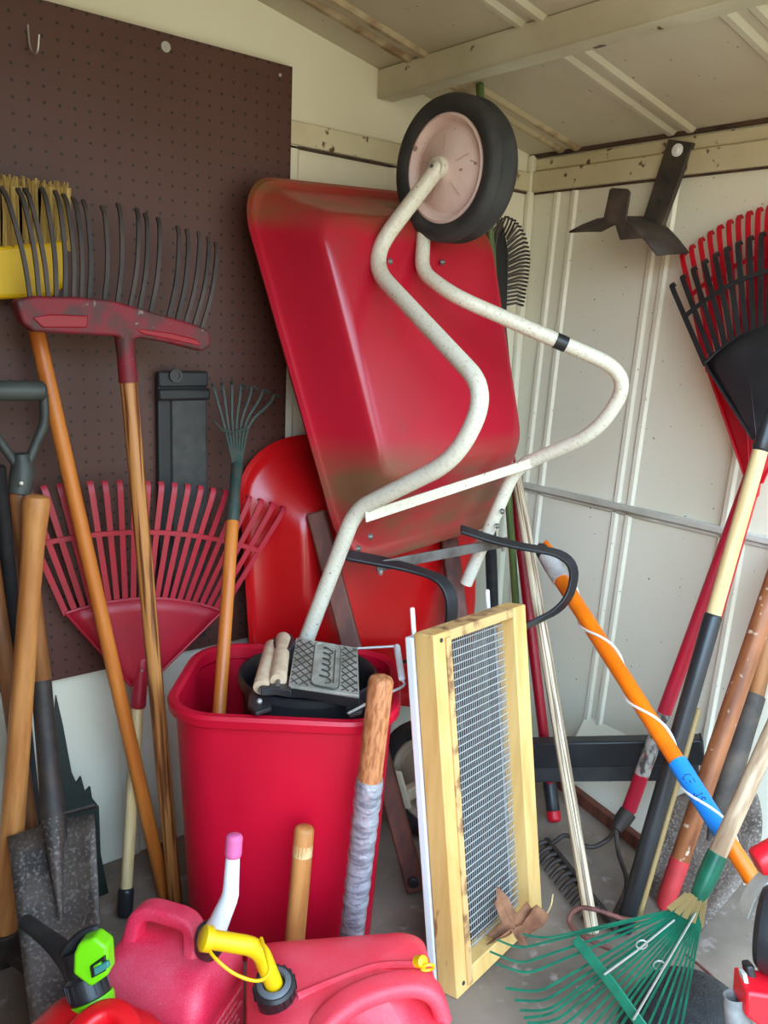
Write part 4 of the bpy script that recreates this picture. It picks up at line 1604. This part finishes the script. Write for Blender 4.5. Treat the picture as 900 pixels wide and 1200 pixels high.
# right can: faded, yellow spout
ex = rot(SIDE, 10)
ey = rot(BACK, 10)
tc_ = at(402, 1130, d=1.22)
c = V((tc_.x, tc_.y, 0)) - ey * .035
ztop = tc_.z
print('CAN R', c, ztop)
cr = thing('jerry_can', 'faded red plastic jerry can with a yellow spout, rightmost of the three', 'jerry can', c)
hx, hy = .137, .125
body_g = G()
rings = [rrect(c + EZ * z, ex, ey, hx * k, hy * k, .03, 7) for z, k in ((.0, .9), (.006, .97), (.02, 1), (ztop * .5, 1.0), (ztop * .80, 1.0), (ztop * .87, .995))]


def can_top(a_, b_, f_):
    e_ = ((a_ - .058) / .075) ** 2 + ((b_ + .078) / .042) ** 2
    dent = .034 * max(0, min(1, 1.5 * (1 - e_)))
    dent = dent if e_ < 1 else 0
    return ztop - ztop * .13 * f_ ** 5 - dent + .006 * (1 - f_)


for q in range(0, 17):
    f_ = 1 - q / 17
    ring_ = rrect(V((0, 0, 0)), EX, EY, hx * .995 * f_, hy * .995 * f_, .03 * f_ + .001, 7)
    rings.append([c + ex * p_.x + ey * p_.y + EZ * can_top(p_.x, p_.y, f_) for p_ in ring_])
body_g.loft(rings)
body = obj('body', body_g, 'red_gas', cr, smooth=70)


def T(a_, b_, z):
    return c + ex * a_ + ey * b_ + EZ * (ztop + z)


hp = smooth_path([T(-.075, -.105, -.030), T(-.035, -.065, .006), T(.02, -.034, .013), T(.09, -.022, .013), T(.122, -.03, .0), T(.132, -.04, -.035)], .035, 6)
rings = []
for i, p in enumerate(hp):
    d_ = hp[min(i + 1, len(hp) - 1)] - hp[max(i - 1, 0)]
    d_.normalize()
    s_ = (ey - d_ * ey.dot(d_)).normalized()
    u_ = d_.cross(s_)
    if u_.z < 0:
        u_ = -u_
    rings.append(rrect(p, s_, u_, .020, .012, .010, 4))
obj('handle', G().loft(rings), 'red_gas', cr, smooth=60)
# shallow ridge running along the top behind the handle
g = G().tube(smooth_path([T(-.07, -.02, .002), T(-.02, .0, .003), T(.05, .025, .003), T(.115, .03, -.008)], .03), .006, 8)
obj('ridge', g, 'red_gas', body)
sc_ = at(322, 1158, d=1.15)
n_up = (EZ + ex * -.12 - ey * .28).normalized()
g = G().lathe(sc_, n_up, [(.026, -.03), (.028, -.004), (.0285, .008), (.025, .012), (.021, .012), (.019, .006), (.0001, .006)], 36)
col_ = obj('collar', g, 'black', cr)
g = G()
s_, u_ = frame(n_up)
for q in range(18):
    a_ = 2 * PI * q / 18
    dv = s_ * math.cos(a_) + u_ * math.sin(a_)
    g.box(sc_ + dv * .0285 + n_up * .001, .003, .004, .014, dv, n_up.cross(dv), n_up)
obj('knurl', g, 'black', col_)
obj('spout_ring', G().lathe(sc_, n_up, [(.021, .010), (.0235, .0125), (.021, .015), (.016, .016), (.0145, .010)], 36, closed=True), 'grey_ring', cr)
el = at(303, 1110, d=1.13)
tip = at(243, 1100, d=1.10)
base = sc_ + n_up * .006
sp_ = obj('spout', G().tube(smooth_path([base, el, tip], .02, 8), [.0155] + [.0125] * 9 + [.0098] if False else .0125, 18), 'yellow', cr)
dd_ = (tip - el).normalized()
obj('spout_tip', G().lathe(tip, dd_, [(.013, -.006), (.0165, -.004), (.0165, .006), (.012, .009), (.0001, .009)], 24), 'yellow', sp_)
sg = smooth_path([tip + V((0, 0, -.012)), at(250, 1122, d=1.085), at(275, 1143, d=1.08), at(305, 1152, d=1.08), at(318, 1138, d=1.085), at(312, 1118, d=1.10), el + V((.004, 0, .012))], .03)
obj('tether', G().tube(sg, .0024, 8), 'yellow', sp_)
v0 = at(494, 1127, d=1.185)
g = G().lathe(v0, n_up * .6 + ex * .5 - ey * .6, [(.0085, -.01), (.0085, .004), (.006, .006), (.0001, .006)], 20)
g.tube([v0 + V((.0, -.004, .0)) + (ex * math.cos(q * PI / 7) + (EZ - ey * .5).normalized() * math.sin(q * PI / 7)) * .009 + V((.003, -.006, -.004)) for q in range(14)], .0022, 6, closed=True)
part_label(obj('vent_cap', g, 'yellow', cr), 'yellow vent cap')

# middle can: scuffed, white spout with pink end
ex = rot(SIDE, -18)
ey = rot(BACK, -18)
tc_ = at(203, 1112, d=1.27)
ztop = tc_.z + .012
c = V((tc_.x, tc_.y, 0)) - ex * .002 - ey * .004
print('CAN M', c, ztop)
cm = thing('jerry_can', 'scuffed pinkish red jerry can with a white spout ending in pink', 'jerry can', c)
hx, hy = .092, .078
secs = [(.0, hx * .92, hy * .92, 0, 0, .02), (.008, hx, hy, 0, 0, .024), (ztop * .62, hx, hy, 0, 0, .024), (ztop * .635, hx * .985, hy * .985, 0, 0, .024), (ztop * .66, hx * .985, hy * .985, 0, 0, .024), (ztop * .675, hx, hy, 0, 0, .024), (ztop * .80, hx * .99, hy * .98, 0, 0, .026), (ztop * .90, hx * .93, hy * .84, 0, .004, .028), (ztop * .97, hx * .84, hy * .62, 0, .010, .026), (ztop, hx * .74, hy * .44, 0, .012, .022)]
body = obj('body', rounded_body(c, ex, ey, secs, .03), 'red_gas2', cm, smooth=60)


def T(a_, b_, z):
    return c + ex * a_ + ey * b_ + EZ * (ztop + z)


hp = smooth_path([T(-.066, -.012, -.030), T(-.058, .006, .030), T(-.040, .012, .040), T(.020, .014, .038), T(.036, .010, .028), T(.042, -.006, -.018)], .014, 6)
rings = []
for i, p in enumerate(hp):
    d_ = hp[min(i + 1, len(hp) - 1)] - hp[max(i - 1, 0)]
    d_.normalize()
    s_ = (ey - d_ * ey.dot(d_)).normalized()
    u_ = d_.cross(s_)
    rings.append(rrect(p, s_, u_, .0165, .0115, .007, 4))
obj('handle', G().loft(rings), 'red_gas2', cm, smooth=60)
nu = (EZ * 1 + ex * .35 - ey * .25).normalized()
sc_ = at(248, 1098, d=1.215)
g = G().lathe(sc_, nu, [(.020, -.03), (.0235, -.008), (.024, .006), (.021, .010), (.015, .010), (.0001, .009)], 32)
obj('collar', g, 'black', cm)
e1, e2, e3 = at(257, 1080, d=1.205), at(270, 1050, d=1.205), at(273, 1001, d=1.21)
g = G().tube(smooth_path([sc_ + nu * .004, e1 + V((.004, 0, 0)), e2, e3], .02, 5), [.0155, .0148, .0142, .0136, .013, .0125, .012, .0117, .0114, .0112, .011, .0108, .0105, .010], 18) if False else G().tube([sc_ + nu * .004, lerp(sc_, e1, .6), e1, lerp(e1, e2, .5), lerp(e1, e2, .85), lerp(e2, e3, .06), lerp(e2, e3, .2), lerp(e2, e3, .6), e3], [.0165, .0158, .0146, .0134, .0126, .0122, .0116, .0108, .010], 18)
sp_ = obj('spout', g, 'white_plastic', cm)
part_label(obj('spout_end', round_pole(G(), e3 + (e2 - e3).normalized() * .006, at(275, 977, d=1.21), .0122, n=18), 'pink', sp_), 'pink rubber end')
# raised warning lines on the right hand face
g = G()
random.seed(21)
for ln in range(9):
    z = ztop * .60 - ln * .0135
    y_ = -.052
    while y_ < .05:
        w_ = random.uniform(.006, .016)
        if y_ + w_ > .054:
            break
        g.box(c + ex * (hx + .0006) + ey * (y_ + w_ / 2) + EZ * z, .0016, w_, .0052, ex, ey, EZ)
        y_ += w_ + .004
obj('warning_lettering', g, 'warning', body, smooth=0)

# front left can: bright red, lime and black nozzle
ex = rot(SIDE, -22)
ey = rot(BACK, -22)
tc_ = at(150, 1172, d=1.10)
ztop = tc_.z + .008
c = V((tc_.x, tc_.y, 0)) - ey * .078 - ex * .01
print('CAN F', c, ztop)
cf = thing('jerry_can', 'bright red jerry can with a lime green and black nozzle, nearest at left', 'jerry can', c)
hx, hy = .098, .10
secs = [(.0, hx * .92, hy * .92, 0, 0, .03), (.01, hx, hy, 0, 0, .035), (ztop * .72, hx, hy, 0, 0, .04), (ztop * .84, hx * .96, hy * .95, 0, 0, .045), (ztop * .93, hx * .84, hy * .84, 0, 0, .05), (ztop * .98, hx * .66, hy * .68, 0, 0, .05), (ztop, hx * .4, hy * .45, 0, 0, .04)]
body = obj('body', rounded_body(c, ex, ey, secs, .03, 8), 'red_gas3', cf, smooth=70)


def T(a_, b_, z):
    return c + ex * a_ + ey * b_ + EZ * (ztop + z)


hp = smooth_path([T(-.01, -.02, -.006), T(.0, .03, .010), T(.03, .045, .012), T(.075, .02, -.010), T(.09, -.02, -.04)], .03, 6)
rings = []
for i, p in enumerate(hp):
    d_ = (hp[min(i + 1, len(hp) - 1)] - hp[max(i - 1, 0)]).normalized()
    s_ = d_.cross(EZ).normalized()
    u_ = s_.cross(d_)
    rings.append(rrect(p, s_, u_, .014, .012, .009, 4))
obj('handle', G().loft(rings), 'red_gas3', cf, smooth=60)
nz0 = at(106, 1168, d=1.095)
nu = (at(98, 1140, d=1.10) - nz0).normalized()
g = G().lathe(nz0, nu, [(.024, -.03), (.0285, -.010), (.0295, -.006), (.0285, -.001), (.0001, -.001)], 32)
obj('collar_ring', g, 'lime', cf)
g = G().lathe(nz0, nu, [(.0265, .0), (.026, .004), (.0245, .026), (.020, .030), (.019, .06), (.0001, .06)], 32)
col_ = obj('collar', g, 'black', cf)
g = G()
s_, u_ = frame(nu)
for q in range(16):
    a_ = 2 * PI * q / 16
    dv = s_ * math.cos(a_) + u_ * math.sin(a_)
    g.box(nz0 + dv * .0252 + nu * .014, .003, .0035, .02, dv, nu.cross(dv), nu)
obj('knurl', g, 'black', col_)
g = G().prism([at(px, py, d=1.085) for px, py in ((88, 1160), (112, 1172), (130, 1160), (128, 1157), (112, 1164), (100, 1168))], BACK * .012)
# lime shroud
poly = [(86, 1118), (92, 1106), (110, 1099), (125, 1110), (127, 1143), (106, 1158), (85, 1142)]
g = G().prism([at(px, py, d=1.075) for px, py in poly], FWD * .03)
sh = obj('shroud', g, 'lime', cf, bevel=.004, bseg=3)
g = G().prism([at(px, py, d=1.072) for px, py in ((105, 1133), (123, 1120), (124, 1138), (107, 1147))], FWD * .006)
obj('window', g, 'black', sh, bevel=.001)
g = G().prism([at(px, py, d=1.066) for px, py in ((109, 1135), (126, 1127), (128, 1134), (110, 1145))], FWD * .008)
obj('button', g, 'teal', sh, bevel=.002)
g = G().prism([at(px, py, d=1.068) for px, py in ((109, 1133), (118, 1128), (118, 1137), (110, 1141))], FWD * .006)
obj('latch', g, 'lime', sh, bevel=.001)
# black spout and guard behind the shroud
g = G()
sp_ = smooth_path([at(96, 1150, d=1.10), at(86, 1128, d=1.115), at(62, 1104, d=1.15), at(30, 1080, d=1.20)], .03, 6)
g.tube(sp_, [lerp(.0185, .0105, k_ / (len(sp_) - 1)) for k_ in range(len(sp_))], 18)
obj('spout', g, 'black_matte', cf)
rows = []
for i in range(7):
    k = i / 6
    base_ = at(lerp(70, 115, k), lerp(1118, 1086, k) - 10 * math.sin(PI * k) * .8, d=1.10)
    rows.append([base_, base_ + V((0, 0, -.02)) + BACK * .01, base_ + V((.002, 0, -.045)) + BACK * .01])
obj('guard', G().grid(rows), 'black_matte', cf, solid=.007, smooth=60)

# ------------------------------------------------------------------ light
w = bpy.data.worlds.new('daylight')
SC.world = w
w.use_nodes = True
nt = w.node_tree
bg = nt.nodes['Background']
tc = nt.nodes.new('ShaderNodeTexCoord')
sp3 = nt.nodes.new('ShaderNodeSeparateXYZ')
nt.links.new(tc.outputs['Generated'], sp3.inputs[0])
rp = nt.nodes.new('ShaderNodeValToRGB')
rp.color_ramp.elements[0].position = .54
rp.color_ramp.elements[0].color = (.30, .26, .19, 1)
rp.color_ramp.elements[1].position = .66
rp.color_ramp.elements[1].color = (.57, .84, 1.13, 1)
mp = nt.nodes.new('ShaderNodeMapRange')
mp.inputs['From Min'].default_value = -1
nt.links.new(sp3.outputs['Z'], mp.inputs['Value'])
nt.links.new(mp.outputs[0], rp.inputs[0])
dt = nt.nodes.new('ShaderNodeVectorMath')
dt.operation = 'DOT_PRODUCT'
nt.links.new(tc.outputs['Generated'], dt.inputs[0])
dt.inputs[1].default_value = (-.85, -.5, .1)
ma = nt.nodes.new('ShaderNodeMapRange')
ma.inputs['From Min'].default_value = -.1
ma.inputs['From Max'].default_value = .9
ma.inputs['To Min'].default_value = .22
ma.inputs['To Max'].default_value = 1.3
nt.links.new(dt.outputs['Value'], ma.inputs['Value'])
vm = nt.nodes.new('ShaderNodeVectorMath')
vm.operation = 'SCALE'
nt.links.new(rp.outputs[0], vm.inputs[0])
nt.links.new(ma.outputs[0], vm.inputs['Scale'])
nt.links.new(vm.outputs[0], bg.inputs['Color'])
bg.inputs['Strength'].default_value = 7.0
sun = bpy.data.lights.new('sun', 'SUN')
sun.energy = 2.3
sun.angle = .02
sun.color = (1, .94, .82)
so = bpy.data.objects.new('sun', sun)
COL.objects.link(so)
so.rotation_euler = V((.75, -.35, -.7)).to_track_quat('-Z', 'Y').to_euler()
so.location = (-3, -2, 6)

# ------------------------------------------------------------------ camera and view
cd = bpy.data.cameras.new('camera')
cd.sensor_fit = 'VERTICAL'
cd.sensor_height = 36
cd.lens = F / 1200 * 36
cd.clip_start = .02
co = bpy.data.objects.new('camera', cd)
COL.objects.link(co)
Rm = Matrix(((RX.x, RX.y, RX.z), (RY.x, RY.y, RY.z), (RZ.x, RZ.y, RZ.z)))
co.matrix_world = Matrix.Translation(CAM) @ Rm.to_4x4()
SC.camera = co
vs_ = SC.view_settings
SC.display_settings.display_device = 'sRGB'
vs_.view_transform = 'Standard'
vs_.look = 'None'
vs_.gamma = 1
vs_.use_curve_mapping = False
vs_.exposure = 0.45
